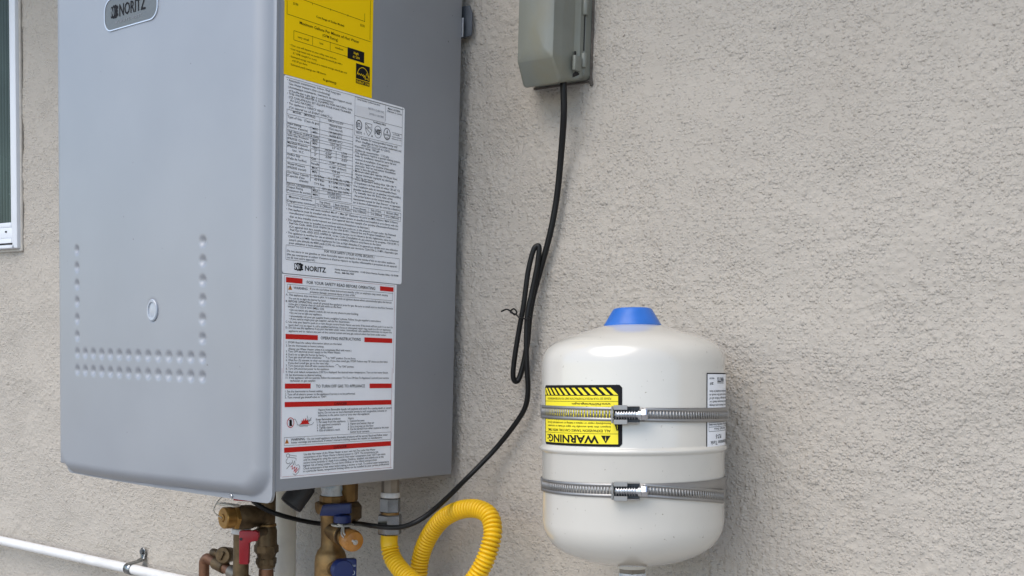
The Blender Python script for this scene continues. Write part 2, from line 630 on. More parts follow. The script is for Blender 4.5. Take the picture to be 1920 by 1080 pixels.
# roof overhang above the picture
M().box((-6, -0.42, 2.42), (6, 0.0, 2.45), 0).build("soffit", mat("soffit_paint", (0.5, 0.47, 0.43), 0.8, var=0.04), house, smooth=0)
M().box((-6, -0.445, 2.40), (6, -0.4202, 2.60), 0).build("fascia", mat("fascia_paint", (0.45, 0.42, 0.38), 0.7, var=0.04), house, smooth=0)

# window: white vinyl frame lapped over the stucco, reeded glass
win = M()
WX0, WX1, WZ0, WZ1 = -2.10, -1.1055, 1.630, 2.58


def hollow(mm, x0, x1, z0, z1, w, y0, y1, bev=0.002):
    """four butted bars of a frame"""
    mm.box((x0, y0, z0), (x0 + w, y1, z1), bev)
    mm.box((x1 - w, y0, z0), (x1, y1, z1), bev)
    mm.box((x0 + w + .0002, y0, z0), (x1 - w - .0002, y1, z0 + w), bev)
    mm.box((x0 + w + .0002, y0, z1 - w), (x1 - w - .0002, y1, z1), bev)


hollow(win, WX0, WX1, WZ0, WZ1, 0.020, -0.013, 0.02, 0.003)
window = win.build("window", VINYL, house)
f = M()
hollow(f, WX0 + .0205, WX1 - .0205, WZ0 + .0415, WZ1 - .0205, 0.0095, -0.008, 0.022, 0.002)
M().box((WX0 + .0205, -0.0095, WZ0 + .0203), (WX1 - .0205, 0.022, WZ0 + .0412), 0.002).build("bottom_rail", VINYL, window)
f.build("sash", VINYL, window)
f = M()
f.box((WX0 + .03, -0.0165, WZ0 + .0005), (WX1 - 0.012, -0.0135, WZ0 + .006), 0.0008)
f.build("sill_track", VINYL, window)
M().box((WX0 + .03, -0.0142, WZ0 + .0075), (WX1 - .016, -0.0125, WZ0 + .0105), 0).build("track_slot", DARK_GAP, window, smooth=0)
M().box((WX1 - .047, -0.0105, WZ0 + .0315), (WX1 - .041, -0.0075, WZ0 + .0345), 0).build("weep_hole", DARK_GAP, window, smooth=0)
gp = M()
pitch = 0.0105
gx0, gx1 = WX0 + .029, WX1 - .029
n = int((gx1 - gx0) / pitch)
ring0, ring1, fs = [], [], []
for i in range(n * 6 + 1):
    x = gx0 + (gx1 - gx0) * i / (n * 6)
    y = 0.0015 - 0.0035 * abs(math.sin(math.pi * i / 6))
    ring0.append((x, y, WZ0 + .05))
    ring1.append((x, y, WZ1 - .029))
k = len(ring0)
gp.add(ring0 + ring1, [(i, i + 1, k + i + 1, k + i) for i in range(k - 1)])
gp.build("pane", REED, window, smooth=70, recalc=False)
# caulk line round the window
M().tube([(WX1 + .001, -0.003, 1.626), (WX1 + .0015, -0.003, 1.85), (WX1 + .001, -0.003, 2.2), (WX1 + .001, -0.003, 2.58)], 0.003, 8).build("caulk_bead", CAULK, window)
M().tube([(WX0, -0.003, 1.6275), (-1.6, -0.003, 1.627), (WX1 + .001, -0.003, 1.6275)], 0.003, 8).build("caulk_bead", CAULK, window)

# ================================================================== water heater
HB = 1.2865
HW = 0.437
HT = 1.99
heater = thing("water_heater", "grey tankless gas water heater cabinet hanging on the wall with yellow and white labels", "water heater", (-HW / 2, -0.02, HB))
cas = M()
cas.box((-HW, -0.3375, HB), (0.0, -0.022, HT), 0.0018, 3)
cas.build("casing", PAINT, heater)
M().box((-HW + .03, -0.0215, HB + .05), (-0.035, -0.002, HT - .05), 0.001).build("back_plate", DARK_STEEL, heater)


def yf(x):
    t = x / -0.445                          # plan curve of the cover's flange
    return -0.3425 - 0.026 * t + 0.042 * t * t


def cover():
    xs = np.linspace(0.0008, -0.4370, 216)
    zt, zb = HT + 0.004, 1.2735
    zs = np.concatenate([np.linspace(0, 0.05, 34)[:-1], np.linspace(0.05, zt - zb, 310)])
    dz = 0.022
    X = np.repeat(xs[None, :], len(zs), 0)
    T = np.repeat(zs[:, None], len(xs), 1)
    rc = np.where(xs < -0.2, 0.014, 0.010)
    ex = np.minimum(0.0008 - xs, xs + 0.4370)
    lift = np.where(ex < rc, rc - np.sqrt(np.maximum(rc ** 2 - (rc - ex) ** 2, 0)), 0)
    Z = zb + T + lift[None, :] * np.clip(1 - T / 0.06, 0, 1)
    # raised face: rounded rectangle inset in the flange
    x0, x1, z1, r = -0.4460, -0.0015, zt - 0.0165, 0.034
    z0 = zb + 0.0020 + 0.0045 * np.clip((X + 0.30) / 0.25, 0, 1)
    cx, cz, hx, hz = (x0 + x1) / 2, (z0 + z1) / 2, (x1 - x0) / 2 - r, (z1 - z0) / 2 - r
    qx, qz = np.abs(X - cx) - hx, np.abs(Z - cz) - hz
    sd = r - (np.hypot(np.maximum(qx, 0), np.maximum(qz, 0)) + np.minimum(np.maximum(qx, qz), 0))
    w = 0.017 + 0.007 * np.clip((qx - qz) / 0.05 + 0.5, 0, 1)
    d = np.clip(sd / w, 0, 1)
    hgt = 0.0125 * (1 - (1 - d) ** 2.4)
    Y = yf(X) - hgt
    # pressed dimples
    dent = np.zeros_like(Y)
    DX = np.linspace(-0.3800, -0.1045, 14)
    DZ = 1.4155 + 0.0225 * np.arange(8)
    for a, x in enumerate(DX):
        for b, z in enumerate(DZ):
            if b < 2 or a in (0, 13):
                rr = np.hypot(X - x, Z - z) / 0.0070
                dent = np.maximum(dent, np.clip(1 - rr * rr, 0, 1) ** 1.3)
    Y = Y + 0.0032 * dent
    # sight-plug seat
    rr = np.hypot((X + 0.2005) / 0.0115, (Z - 1.4935) / 0.0145)
    Y = Y + 0.0015 * np.clip(1 - rr ** 6, 0, 1)
    V = np.stack([X, Y, Z], -1).reshape(-1, 3)
    nz, nx = X.shape
    fs = []
    for i in range(nz - 1):
        for j in range(nx - 1):
            fs.append((i * nx + j, i * nx + nx + j, i * nx + nx + j + 1, i * nx + j + 1))
    # returned edge, 11 mm deep
    loop = [j for j in range(nx)] + [i * nx + nx - 1 for i in range(1, nz)] + [(nz - 1) * nx + j for j in range(nx - 2, -1, -1)] + [i * nx for i in range(nz - 2, 0, -1)]
    V2 = [tuple(q) for q in V]
    k = len(V2)
    for q in loop:
        x, y, z = V[q]
        V2.append((x, yf(x) + 0.0042, z))
    L = len(loop)
    for i in range(L):
        j = (i + 1) % L
        fs.append((loop[i], loop[j], k + j, k + i))
    mm = M()
    mm.v, mm.f = V2, fs
    return mm.build("front_cover", PAINT, heater, smooth=50)


cov = cover()


def face(x, z, out=0.0):
    return (x, yf(x) - 0.0125 - out, z)


# sight plug
pl = M()
pl.loft([[face(-0.2005 + a * 0.0105 * s, 1.4935 + b * 0.0135 * s, o) for a, b in [(math.cos(2 * math.pi * q / 28), math.sin(2 * math.pi * q / 28)) for q in range(28)]]
         for s, o in ((1.0, -0.002), (1.0, 0.0012), (0.9, 0.0022), (0.72, 0.0020), (0.66, 0.0006), (0.3, 0.0010))])
pl.build("sight_plug", PLUG, cov, smooth=30)
# maker's badge
bx0, bx1, bz0, bz1 = -0.3055, -0.1895, 1.8385, 1.878
rim = M()
o1 = rrect(bx0, bx1, bz0, bz1, 0.0155, 8)
o2 = rrect(bx0 + .0013, bx1 - .0013, bz0 + .0013, bz1 - .0013, 0.0143, 8)
rim.loft([[face(a, b, -0.0006) for a, b in o1], [face(a, b, 0.0014) for a, b in o1], [face(a, b, 0.0014) for a, b in o2], [face(a, b, 0.0004) for a, b in o2]], caps=False)
badge = rim.build("badge", BADGE_RIM, cov, smooth=30)
pan = M()
us = np.linspace(0, 1, 25)
pan.loft([[face(a, b, 0.0007) for a, b in o2], [face(-0.2475 + (a + 0.2475) * .02, 1.858 + (b - 1.858) * .02, 0.0007) for a, b in o2]])
pan.build("badge_plate", BADGE, cov, smooth=0)
bf = lambda u, v, l: face(u / 1000, v / 1000, 0.0010 + l)
Flat().text("NORITZ", -271, -214.5, 1853.5, 14.0, 0.012).logo_mark(-290, -274, 1852.5, 1869).build("badge_print", bf, INK, cov)
Flat().logo_mark(-290, -274, 1852.5, 1869, False).build("badge_print", bf, BADGE, cov, 0.0003)
Flat().text("A L W A Y S   H O T °", -280, -223, 1845.6, 3.6).build("badge_print", bf, GREY_INK, cov)
# cover screw, wall tab
M().lathe([(0.0020, -0.001), (0.0026, 0.0), (0.0026, 0.0015), (0.002, 0.002)], (-0.0665, yf(-.0665), 1.2766), (0, -1, 0), 16).build("screw", CHROME, heater)
tb = M()
tb.prism([(-0.0250, 1.868), (0.0085, 1.871), (0.0095, 1.876), (0.0095, 1.900), (0.0045, 1.9105), (-0.0250, 1.9115)], (0, -0.0135, 0), (1, 0, 0), (0, 0, 1), (0, 1, 0), 0.0025, 0.0006)
tb.build("mounting_tab", DARK_STEEL, heater)
M().box((-0.010, -0.0219, 1.868), (0.0018, -0.0205, 1.893), 0.0004).build("hook_plate", PAINT, heater)
# black drain outlet under the cabinet
dr = M()
d0, d1 = Vector((-0.1270, -0.155, 1.287)), Vector((-0.1375, -0.184, 1.249))
dd = (d1 - d0).normalized()
dr.lathe([(0.0115, -0.02), (0.0125, 0.018), (0.0150, 0.022), (0.0162, 0.052), (0.0154, 0.055), (0.0134, 0.054), (0.0120, 0.034)], d0, dd, 20)
drain = dr.build("drain_cap", BLACK_PLASTIC, heater, smooth=20)

# ------------------------------------------------------------------ labels on the side of the cabinet
def side(u, v, lift=0.0):
    return (0.0003 + lift, -0.341 + u / 1000, HB + v / 1000)


def slab(name, u0, u1, v0, v1, material, x0, x1, r=0.0):
    pts = rrect(u0, u1, v0, v1, r, 4) if r else [(u1, v1), (u0, v1), (u0, v0), (u1, v0)]
    mm = M()
    mm.loft([[side(a, b, x0) for a, b in pts], [side(a, b, x1) for a, b in pts]])
    return mm.build(name, material, heater, smooth=0)


energy = slab("energy_label", 10, 150.5, 470.0, 655, YELLOW_LABEL, 0.0, 0.0004)
energy["label"] = "yellow energy guide label at the top of the cabinet side"
rating = slab("rating_label", 10.5, 210, 250.1, 469.6, WHITE_LABEL, 0.0, 0.0003, 3)
rating["label"] = "large white label printed with tables of ratings"
safety = slab("safety_label", 10.6, 201, 14.8, 249.0, WHITE_LABEL, 0.0, 0.0003, 0)
safety["label"] = "white safety label with red bars and warnings"
LAB = {'y': (energy, YINK), 'w': (rating, INK), 'r': (safety, INK), 'p': (safety, PINK_INK)}
inks = {}


def ink(key, parent, material):
    if key not in inks:
        inks[key] = (Flat(), parent, material)
    return inks[key][0]


LABEL_TEXT = [
    ('y', 22.7, 29.8, 548.5, 2.7, '$190'),
    ('yb', 57.5, 102.2, 542.8, 2.36, 'Cost Range of Similar Models'),
    ('y', 128.8, 135.9, 550.3, 2.87, '$330'),
    ('yb', 32.3, 127.3, 529.6, 3.2, 'Maximum Gallons Per Minute of Hot Water'),
    ('y', 67.7, 92.4, 524.1, 3.18, '(GPM Rating)'),
    ('y', 29.5, 46.5, 513.8, 2.53, 'very small'),
    ('y', 63.3, 69.1, 514.6, 2.58, 'low'),
    ('y', 88.0, 101.0, 515.2, 2.62, 'medium'),
    ('yw', 118.3, 126.4, 515.6, 2.87, 'high'),
    ('yw', 117.0, 128.0, 510.9, 2.66, '8.7 GPM'),
    ('y', 18.1, 90.4, 502.7, 2.13, '• Your cost will depend on your utility rates and use.'),
    ('y', 18.1, 99.9, 498.6, 2.13, '• Cost range based only on models fueled by natural gas with a'),
    ('y', 22.8, 59.5, 494.5, 2.13, '8.7 GPM rating(4.0 or more).'),
    ('y', 18.3, 107.8, 490.2, 2.13, '• Estimated energy cost based on a national average natural gas cost'),
    ('y', 21.6, 45.2, 486.2, 2.14, 'of $1.09 per therm.'),
    ('y', 18.4, 74.4, 481.6, 2.13, '• Estimated yearly energy use: 188 therms.'),
    ('yb', 69.3, 90.9, 474.9, 2.7, 'ftc.gov/energy'),
    ('yr', 123.7, 145.5, 483.3, 3.1, 'ENERGY STAR'),
    ('w', 14.7, 97.8, 463.7, 2.38, '• Automatic instantaneous, Indoor, Wall hung type'),
    ('w', 17.0, 81.1, 459.9, 2.38, "'Gas Water Heaters (Gas condensing)'"),
    ('w', 16.8, 116.0, 456.2, 2.38, '(Automatique instantanée, intérieure, de type Support mural'),
    ('w', 17.1, 86.2, 452.3, 2.38, '«Chauffe-eau à gaz (gaz à condensation)'),
    ('w', 14.9, 117.9, 449.0, 2.38, '• THIS WATER HEATER IS EQUIPPED FOR NATURAL GAS.'),
    ('w', 17.6, 115.3, 445.3, 2.39, '(CE CHAUFFE-EAU EST ÉQUIPÉ POUR FONCTIONNER'),
    ('w', 19.3, 54.4, 441.9, 2.39, 'AU GAZ NATUREL.)'),
    ('w', 15.0, 72.0, 438.3, 2.38, "• This appliance is 'DIRECT VENT'."),
    ('w', 17.7, 84.4, 434.3, 2.39, '(Cet appareil est «À ÉVENT DIRECT».)'),
    ('w', 23.7, 57.8, 429.9, 2.51, 'MODEL   (MODÈLE)'),
    ('w', 78.6, 103.1, 430.0, 2.6, 'NRCP1112-DV'),
    ('w', 16.0, 64.1, 423.4, 2.51, 'Type of Gas   (Type de gaz)'),
    ('w', 80.9, 100.3, 425.1, 2.6, 'Natural Gas'),
    ('w', 79.8, 101.6, 421.3, 2.6, '(Gaz naturel)'),
    ('w', 16.1, 36.4, 416.2, 2.51, 'Input Rating'),
    ('w', 15.7, 46.3, 412.5, 2.51, "(Tension d'entrée)"),
    ('w', 54.0, 62.1, 416.7, 2.57, 'MAX'),
    ('w', 54.4, 61.3, 412.6, 2.57, 'MIN'),
    ('w', 79.7, 101.3, 416.7, 2.61, '199,000 BTU'),
    ('w', 80.6, 100.5, 412.9, 2.61, '18,000 BTU'),
    ('w', 16.2, 63.9, 407.6, 2.4, 'High Altitude (2,000~4,500ft)'),
    ('w', 79.2, 101.5, 407.9, 2.61, '180,000 BTU'),
    ('w', 16.3, 47.8, 403.6, 2.51, 'Inlet Gas Pressure'),
    ('w', 15.6, 51.5, 399.8, 2.51, '(PRESSE Gas Inlet.)'),
    ('w', 54.2, 62.3, 403.8, 2.57, 'MAX'),
    ('w', 54.3, 61.2, 400.1, 2.57, 'MIN'),
    ('w', 83.0, 100.2, 404.0, 2.62, '10.5" W.C'),
    ('w', 85.1, 100.3, 399.9, 2.62, '3.5" W.C'),
    ('w', 16.1, 46.6, 395.1, 2.52, 'Manifold Pressure'),
    ('w', 15.7, 51.2, 391.3, 2.52, '(PRESSE collecteur)'),
    ('w', 23.5, 40.3, 387.3, 2.53, 'Unit : W.C'),
    ('w', 53.8, 64.1, 395.6, 2.57, 'VENT'),
    ('w', 74.0, 84.3, 395.8, 2.6, 'HIGH'),
    ('w', 100.9, 110.0, 396.0, 2.65, 'LOW'),
    ('w', 57.2, 60.7, 391.4, 2.58, '2"'),
    ('w', 74.0, 84.9, 391.6, 2.61, '-0.04"'),
    ('w', 100.1, 110.8, 392.0, 2.65, '-0.03"'),
    ('w', 57.2, 60.8, 387.5, 2.58, '3"'),
    ('w', 74.1, 84.9, 387.7, 2.61, '-0.04"'),
    ('w', 100.2, 110.8, 387.8, 2.65, '-0.03"'),
    ('w', 15.8, 35.3, 382.0, 2.52, 'Orifice Size'),
    ('w', 15.9, 45.0, 377.9, 2.52, "(Taille de l'orifice)"),
    ('w', 52.4, 59.9, 382.7, 2.58, 'Gas'),
    ('w', 52.5, 64.9, 377.2, 2.58, 'Needle'),
    ('w', 81.4, 108.5, 382.6, 2.62, '0.381" (9.7mm)'),
    ('w', 81.5, 108.6, 377.2, 2.62, '0.389" (9.9mm)'),
    ('w', 16.0, 42.7, 371.8, 2.52, 'Water Pressure'),
    ('w', 16.0, 44.6, 367.8, 2.53, '(PRESSE travail)'),
    ('w', 53.9, 62.7, 372.4, 2.58, 'MAX'),
    ('w', 54.0, 61.5, 368.0, 2.58, 'MIN'),
    ('w', 86.1, 98.4, 372.9, 2.63, '150 psi'),
    ('w', 87.3, 98.0, 368.1, 2.64, '15 psi'),
    ('w', 16.7, 49.0, 362.1, 2.53, 'Hot Water Capacity'),
    ('w', 16.0, 42.3, 358.6, 2.53, "(Capacité d'eau"),
    ('w', 34.4, 48.3, 355.3, 2.56, 'chaude)'),
    ('w', 57.5, 114.7, 363.8, 2.59, '35°F Rise  :  11.1 GPM (42.1 LPM)'),
    ('w', 57.5, 114.8, 359.5, 2.59, '45°F Rise      8.7 GPM (32.9 LPM)'),
    ('w', 57.6, 114.9, 354.8, 2.59, '77°F Rise      5.1 GPM (19.3 LPM)'),
    ('w', 16.1, 58.5, 350.2, 2.29, 'Electric rating(puissance)'),
    ('w', 70.2, 114.1, 350.6, 2.49, '120V 60Hz less than 135W'),
    ('w', 16.2, 40.0, 346.0, 2.53, 'Output Rating'),
    ('w', 15.7, 51.9, 342.3, 2.53, '(Puissance de sortie)'),
    ('w', 55.5, 63.7, 346.8, 2.59, 'MAX'),
    ('w', 55.6, 63.0, 342.2, 2.6, 'MIN'),
    ('w', 78.5, 100.6, 346.6, 2.63, '195,000 BTU'),
    ('w', 80.6, 100.7, 342.5, 2.63, '17,600 BTU'),
    ('w', 125.9, 164.8, 463.6, 2.06, 'Serial Number (numéro de série)'),
    ('wb', 179.1, 201.4, 462.4, 2.12, 'Made in KOREA'),
    ('w', 177.9, 204.3, 459.3, 2.12, '(Fabriqué en Corée)'),
    ('wg', 144.2, 171.5, 456.0, 2.45, 'NRCP1112-DV-NG'),
    ('wg', 146.1, 171.3, 450.0, 2.45, '2018.11-101985'),
    ('wb', 153.2, 175.9, 441.6, 2.09, 'Certification Mark'),
    ('wb', 186.9, 205.0, 435.2, 1.26, 'Low NOx Approved'),
    ('wb', 189.3, 201.2, 433.1, 1.26, 'by SCAQMD'),
    ('wb', 187.1, 204.2, 430.2, 1.26, 'Tested to CSA/ANSI'),
    ('wb', 187.1, 204.6, 427.7, 1.26, 'Refined for U.S.'),
    ('wb', 124.0, 134.5, 426.1, 1.46, 'Intertek'),
    ('w', 124.5, 134.6, 424.2, 1.46, '4007312'),
    ('w', 123.8, 198.8, 418.2, 2.55, "And 'Suitable for water(potable) heating only'."),
    ('w', 123.9, 204.6, 414.3, 2.55, "(Pour chauffage de l'eau (potable) seulement ou)"),
    ('w', 133.6, 183.8, 410.6, 2.57, 'ANSI Z21.10.3/CSA 4.3 (2015)'),
    ('w', 120.9, 165.3, 407.6, 2.55, '• Recovery rating : 300 gph'),
    ('w', 123.2, 182.2, 403.4, 2.56, '(Calibre de recouvrement : 1135 lph)'),
    ('w', 121.0, 203.1, 400.3, 2.55, '• This appliance requires a special venting system.'),
    ('w', 123.7, 195.6, 396.6, 2.56, 'Refer to installation manual for parts list and'),
    ('w', 123.8, 181.5, 392.6, 2.56, 'method of installation. (Cet appareil'),
    ('w', 123.9, 193.9, 388.7, 2.56, "doit être équipé d'un système d'évacuation"),
    ('w', 124.0, 194.9, 385.3, 2.56, "particulier. Voir les instructions d'installation"),
    ('w', 124.0, 163.8, 381.9, 2.57, 'pour la liste des pièces.)'),
    ('w', 121.1, 198.9, 378.7, 2.56, '• Minimum relief valve capacity 199 lbs.per hour.'),
    ('w', 123.9, 192.4, 374.8, 2.57, '(Vanne minimale capacité de décharge'),
    ('w', 125.7, 157.1, 371.1, 2.57, '90.7 kg per heure.)'),
    ('w', 120.5, 196.7, 368.7, 2.56, '• Water temperature setting value: 100~140 °F'),
    ('w', 122.9, 202.8, 364.8, 2.56, "(Température de l'eau mise en valeur: 38~60 °C)"),
    ('w', 120.6, 197.9, 360.7, 2.56, '• For installation only on noncombustible floors.'),
    ('w', 121.3, 205.1, 356.8, 2.56, '(Installer seulement sur un plancher incombustible.)'),
    ('w', 120.8, 190.1, 353.3, 2.57, "• To manually reset the 'Error state', press"),
    ('w', 123.3, 199.2, 349.3, 2.57, 'the power button on the control panel. (Pour le'),
    ('w', 121.0, 205.0, 345.2, 2.57, "réarmement manuel du 'état d'erreur', en appuyant"),
    ('w', 121.1, 205.1, 341.3, 2.57, "sur le bouton d'alimentation de contrôle à distance.)"),
    ('w', 19.2, 54.5, 335.1, 2.42, 'Minimum Clearances'),
    ('w', 15.9, 58.9, 330.6, 2.42, '(Dégagements minimaux)'),
    ('w', 66.0, 83.4, 334.9, 2.49, 'Top (Haut)'),
    ('w', 62.3, 86.2, 330.5, 2.49, '12 in (300mm)'),
    ('w', 91.4, 114.4, 334.7, 2.53, 'Back (Arrière)'),
    ('w', 90.6, 116.9, 330.6, 2.53, '5/8 in (15.9mm)'),
    ('w', 121.8, 143.8, 334.8, 2.57, 'Front (Avant)'),
    ('w', 121.5, 143.7, 330.8, 2.57, '4 in (100mm)'),
    ('w', 152.1, 170.0, 335.2, 2.62, 'Side (Côté)'),
    ('w', 151.8, 171.5, 330.9, 2.62, '2 in (50mm)'),
    ('w', 179.8, 201.6, 335.4, 2.66, 'Bottom (Bas)'),
    ('w', 178.3, 202.4, 330.7, 2.66, '12 in (300mm)'),
    ('w', 15.3, 200.9, 325.1, 2.42, '• The thickness of the wall vents installed: Min 4" ~ Max 20" (Epaisseur de paroi est MIN 102mm / MAX 510mm.)'),
    ('w', 15.4, 201.4, 321.1, 2.42, '• This appliance must be installed with the vent-air intake system as specified and installed in accordance with the'),
    ('w', 20.3, 201.1, 317.3, 2.43, "manufacturer's installation instructions. (Cet appareil doit être équipés d'un système d'évacuation/l'admission"),
    ('w', 20.4, 149.8, 313.1, 2.43, "d'air et être installés conformément aux instructions d'installation du fabricant.)"),
    ('w', 15.5, 197.3, 309.2, 2.42, '• This appliance must be installed in accordance with local codes or, in the absence of local codes, the National'),
    ('w', 20.0, 188.8, 305.8, 2.43, 'Fuel Gas Code, ANSI Z223.1/NFPA 54 or the CSA B149.1, Natural Gas and Propane Installation Code.'),
    ('w', 20.0, 203.0, 302.0, 2.43, "(Cet appareil doit être installé selon les règlements locaux, ou en l'absence de tels règlements, selon le National"),
    ('w', 21.4, 203.1, 298.4, 2.44, "Fuel Gas Code, ANSI Z223.1/NFPA 54, ou les, Code d'installation du gaz naturel et du propane, CSA-B149.1.)"),
    ('w', 15.7, 171.0, 294.8, 2.43, '• This appliance is certified for use at altitudes up to 4,500ft(1,370m) in accordance to the latest'),
    ('w', 18.9, 201.5, 290.8, 2.44, 'CSA/CGA 2.17-M91 Gas-Fired Appliances for Use at High Altitudes.(Cet appareil est certifié pour une utilisation'),
    ('w', 19.9, 201.6, 287.1, 2.44, "jusqu'à une altitude de 4500 pieds (1370 m), conformément aux dernières CSA/CGA 2.17-M91 Appareils à gaz"),
    ('w', 20.0, 72.6, 283.6, 2.44, 'pour utilisation à haute altitude.)'),
    ('w', 75.0, 159.2, 278.6, 2.9, 'FOR YOUR SAFETY ( POUR VOTRE SÉCURITÉ )'),
    ('w', 17.1, 197.3, 274.4, 2.44, 'Do not store or use gasoline or other flammable vapors and liquids in the vicinity of this or any other appliance.'),
    ('w', 17.2, 199.8, 270.5, 2.44, "(Ne pas entreposer ni utiliser d'essence ni d'autres vapeurs ou liquides inflammables à proximité de cet appareil"),
    ('w', 17.2, 60.3, 267.1, 2.44, 'ou de tout autre appareil.)'),
    ('wB', 44.8, 78.0, 255.3, 5.72, 'NORITZ'),
    ('wb', 92.5, 203.3, 259.3, 2.05, 'Noritz America Corporation   11160 Grace Avenue, Fountain Valley, CA 92708'),
    ('wb', 92.6, 124.4, 255.8, 2.05, 'Phone : 888-786-7469'),
    ('r', 47.7, 161.7, 240.3, 3.63, 'FOR YOUR SAFETY READ BEFORE OPERATING'),
    ('r', 27.4, 51.3, 233.0, 2.92, 'WARNING :'),
    ('r', 52.9, 184.5, 233.8, 2.39, 'If you do not follow these instructions exactly, a fire or explosion may result causing'),
    ('r', 52.9, 128.3, 230.2, 2.39, 'property damage, personal injury or loss of life."'),
    ('r', 15.8, 192.5, 225.0, 2.34, 'A. This appliance does not have a pilot. It is equipped with an ignition device which automatically lights the burner.'),
    ('r', 20.6, 78.3, 221.1, 2.35, 'Do not try to light the burner by hand.'),
    ('r', 15.9, 194.6, 217.7, 2.34, 'B. BEFORE OPERATING: smell all around the appliance area for gas. Be sure to smell next to the floor because'),
    ('r', 20.1, 104.9, 214.7, 2.35, 'some gas is heavier than air and will settle on the floor.'),
    ('r', 19.0, 75.3, 211.4, 2.35, 'WHAT TO DO IF YOU SMELL GAS'),
    ('r', 20.8, 133.1, 208.0, 2.35, '• Do not touch any electric switch; do not use any phone in your building.'),
    ('r', 20.9, 72.5, 204.6, 2.36, '• Do not try to light any appliance.'),
    ('r', 20.9, 173.0, 200.9, 2.36, "• Immediately call your gas supplier from a neighbor's phone. Follow the gas supplier's instructions."),
    ('r', 21.0, 118.4, 197.7, 2.36, '• If you cannot reach your gas supplier, call the fire department.'),
    ('r', 15.9, 194.6, 194.2, 2.35, 'C. Use only your hand to push in or turn the gas control knob. Never use tools. If the knob will not push in or turn by'),
    ('r', 20.5, 191.6, 190.7, 2.36, "hand, don't try to repair it, call a qualified technician. Force or attempted repair may result in a fire or explosion."),
    ('r', 16.0, 193.0, 187.7, 2.35, 'D. Do not use this appliance if any part has been under water. Immediately call a qualified technician to inspect the'),
    ('r', 20.6, 183.3, 184.0, 2.36, 'appliance and to replace any part of the control system and any gas control which has been under water.'),
    ('r', 70.8, 137.7, 176.7, 3.6, 'OPERATING INSTRUCTIONS'),
    ('r', 16.6, 105.8, 170.8, 2.36, '1. STOP! Read the safety information above on this label.'),
    ('r', 16.6, 76.1, 167.2, 2.36, '2. Set the thermostat to lowest setting.'),
    ('r', 20.8, 121.8, 163.4, 2.37, '(Never use Water Heater unless it is completely filled with water.)'),
    ('r', 16.7, 103.8, 160.5, 2.36, '3. Turn OFF electrical power supply to the Water Heater.'),
    ('r', 16.7, 75.9, 157.0, 2.37, "4. Don't try to light the burner by hand."),
    ('r', 16.8, 72.3, 153.9, 2.37, '5. Turn gas shut-off valve clockwise'),
    ('r', 82.4, 129.6, 153.8, 2.46, 'to "OFF" position. Do not force.'),
    ('r', 16.8, 186.7, 150.5, 2.37, '6. Wait five (5) minutes to clear out any gas. If you then smell gas, STOP! Follow step "B" above on this label.'),
    ('r', 20.6, 84.5, 147.3, 2.37, "If you don't smell gas, go to the next step."),
    ('r', 16.9, 93.1, 144.1, 2.37, '7. Turn manual gas shut-off valve counterclockwise'),
    ('r', 102.0, 126.8, 143.8, 2.49, 'to "ON" position.'),
    ('r', 17.0, 85.1, 140.7, 2.37, '8. Turn ON electrical power to the appliance.'),
    ('r', 16.9, 187.9, 136.9, 2.49, '9. Wait until default temperature (120°F) is displayed. Set desired water temperature. Turn on hot water faucet.'),
    ('r', 16.9, 73.2, 133.4, 2.49, '10. Set thermostat to desired setting.'),
    ('r', 17.0, 189.1, 130.2, 2.49, '11. If the appliance will not operate, follow the instructions "To Turn Off Gas To Appliance" and call your service'),
    ('r', 23.3, 63.7, 126.8, 2.5, 'technician or gas supplier.'),
    ('r', 64.2, 146.3, 119.7, 3.72, 'TO TURN OFF GAS TO APPLIANCE'),
    ('r', 16.1, 75.3, 114.5, 2.49, '1. Set the thermostat to lowest setting.'),
    ('r', 16.1, 129.8, 111.0, 2.49, '2. Turn off all electric power to the appliance if service is to be performed.'),
    ('r', 16.1, 82.0, 107.6, 2.5, '3. Turn manual gas shutoff valve to "OFF".'),
    ('r', 94.7, 115.7, 98.6, 3.4, 'DANGER'),
    ('r', 68.1, 195.1, 92.3, 2.58, 'Vapors from flammable liquids will explode and catch fire causing death or severe'),
    ('r', 68.2, 186.6, 88.9, 2.58, 'burns. Do not use or store flammable products such as gasoline, solvents or'),
    ('r', 68.3, 155.7, 85.6, 2.58, 'adhesives in the same room or area near this appliance.'),
    ('r', 64.8, 105.0, 81.0, 2.58, 'Keep flammable products'),
    ('r', 66.3, 114.3, 77.7, 2.58, '1. Far away from the appliance.'),
    ('r', 66.4, 105.7, 74.4, 2.58, '2. In approved containers'),
    ('r', 66.4, 91.6, 71.0, 2.58, '3. Tightly closed'),
    ('r', 66.5, 104.9, 67.7, 2.59, "4. Out of children's reach."),
    ('r', 117.6, 128.2, 81.0, 2.66, 'Vapors:'),
    ('r', 117.6, 146.3, 77.6, 2.66, '1. Cannot be seen'),
    ('r', 117.7, 163.8, 74.2, 2.66, '2. Vapors are heavier than air'),
    ('r', 117.8, 162.9, 70.7, 2.66, '3. Go a long way on the floor'),
    ('r', 117.8, 190.7, 67.5, 2.66, '4. Can be carried from other rooms to the main'),
    ('r', 122.4, 155.9, 64.0, 2.67, 'burner by air currents.'),
    ('r', 25.9, 50.0, 58.4, 3.03, 'WARNING :'),
    ('r', 51.7, 189.0, 58.3, 2.57, 'Do not install appliance where flammable products will be stored. Read and follow water'),
    ('r', 26.3, 179.5, 55.2, 2.53, "heater warnings and instructions. If owner's manual is missing contact the retailer or manufacturer."),
    ('r', 94.8, 116.4, 46.3, 3.43, 'DANGER'),
    ('r', 46.0, 167.0, 40.5, 2.56, 'Use this Hot water of the Water Heater at your own risk.The outlet Hot Water'),
    ('r', 45.7, 172.0, 37.2, 2.56, 'temperature of the Water Heater is factory preset to 120°F. The temperature can'),
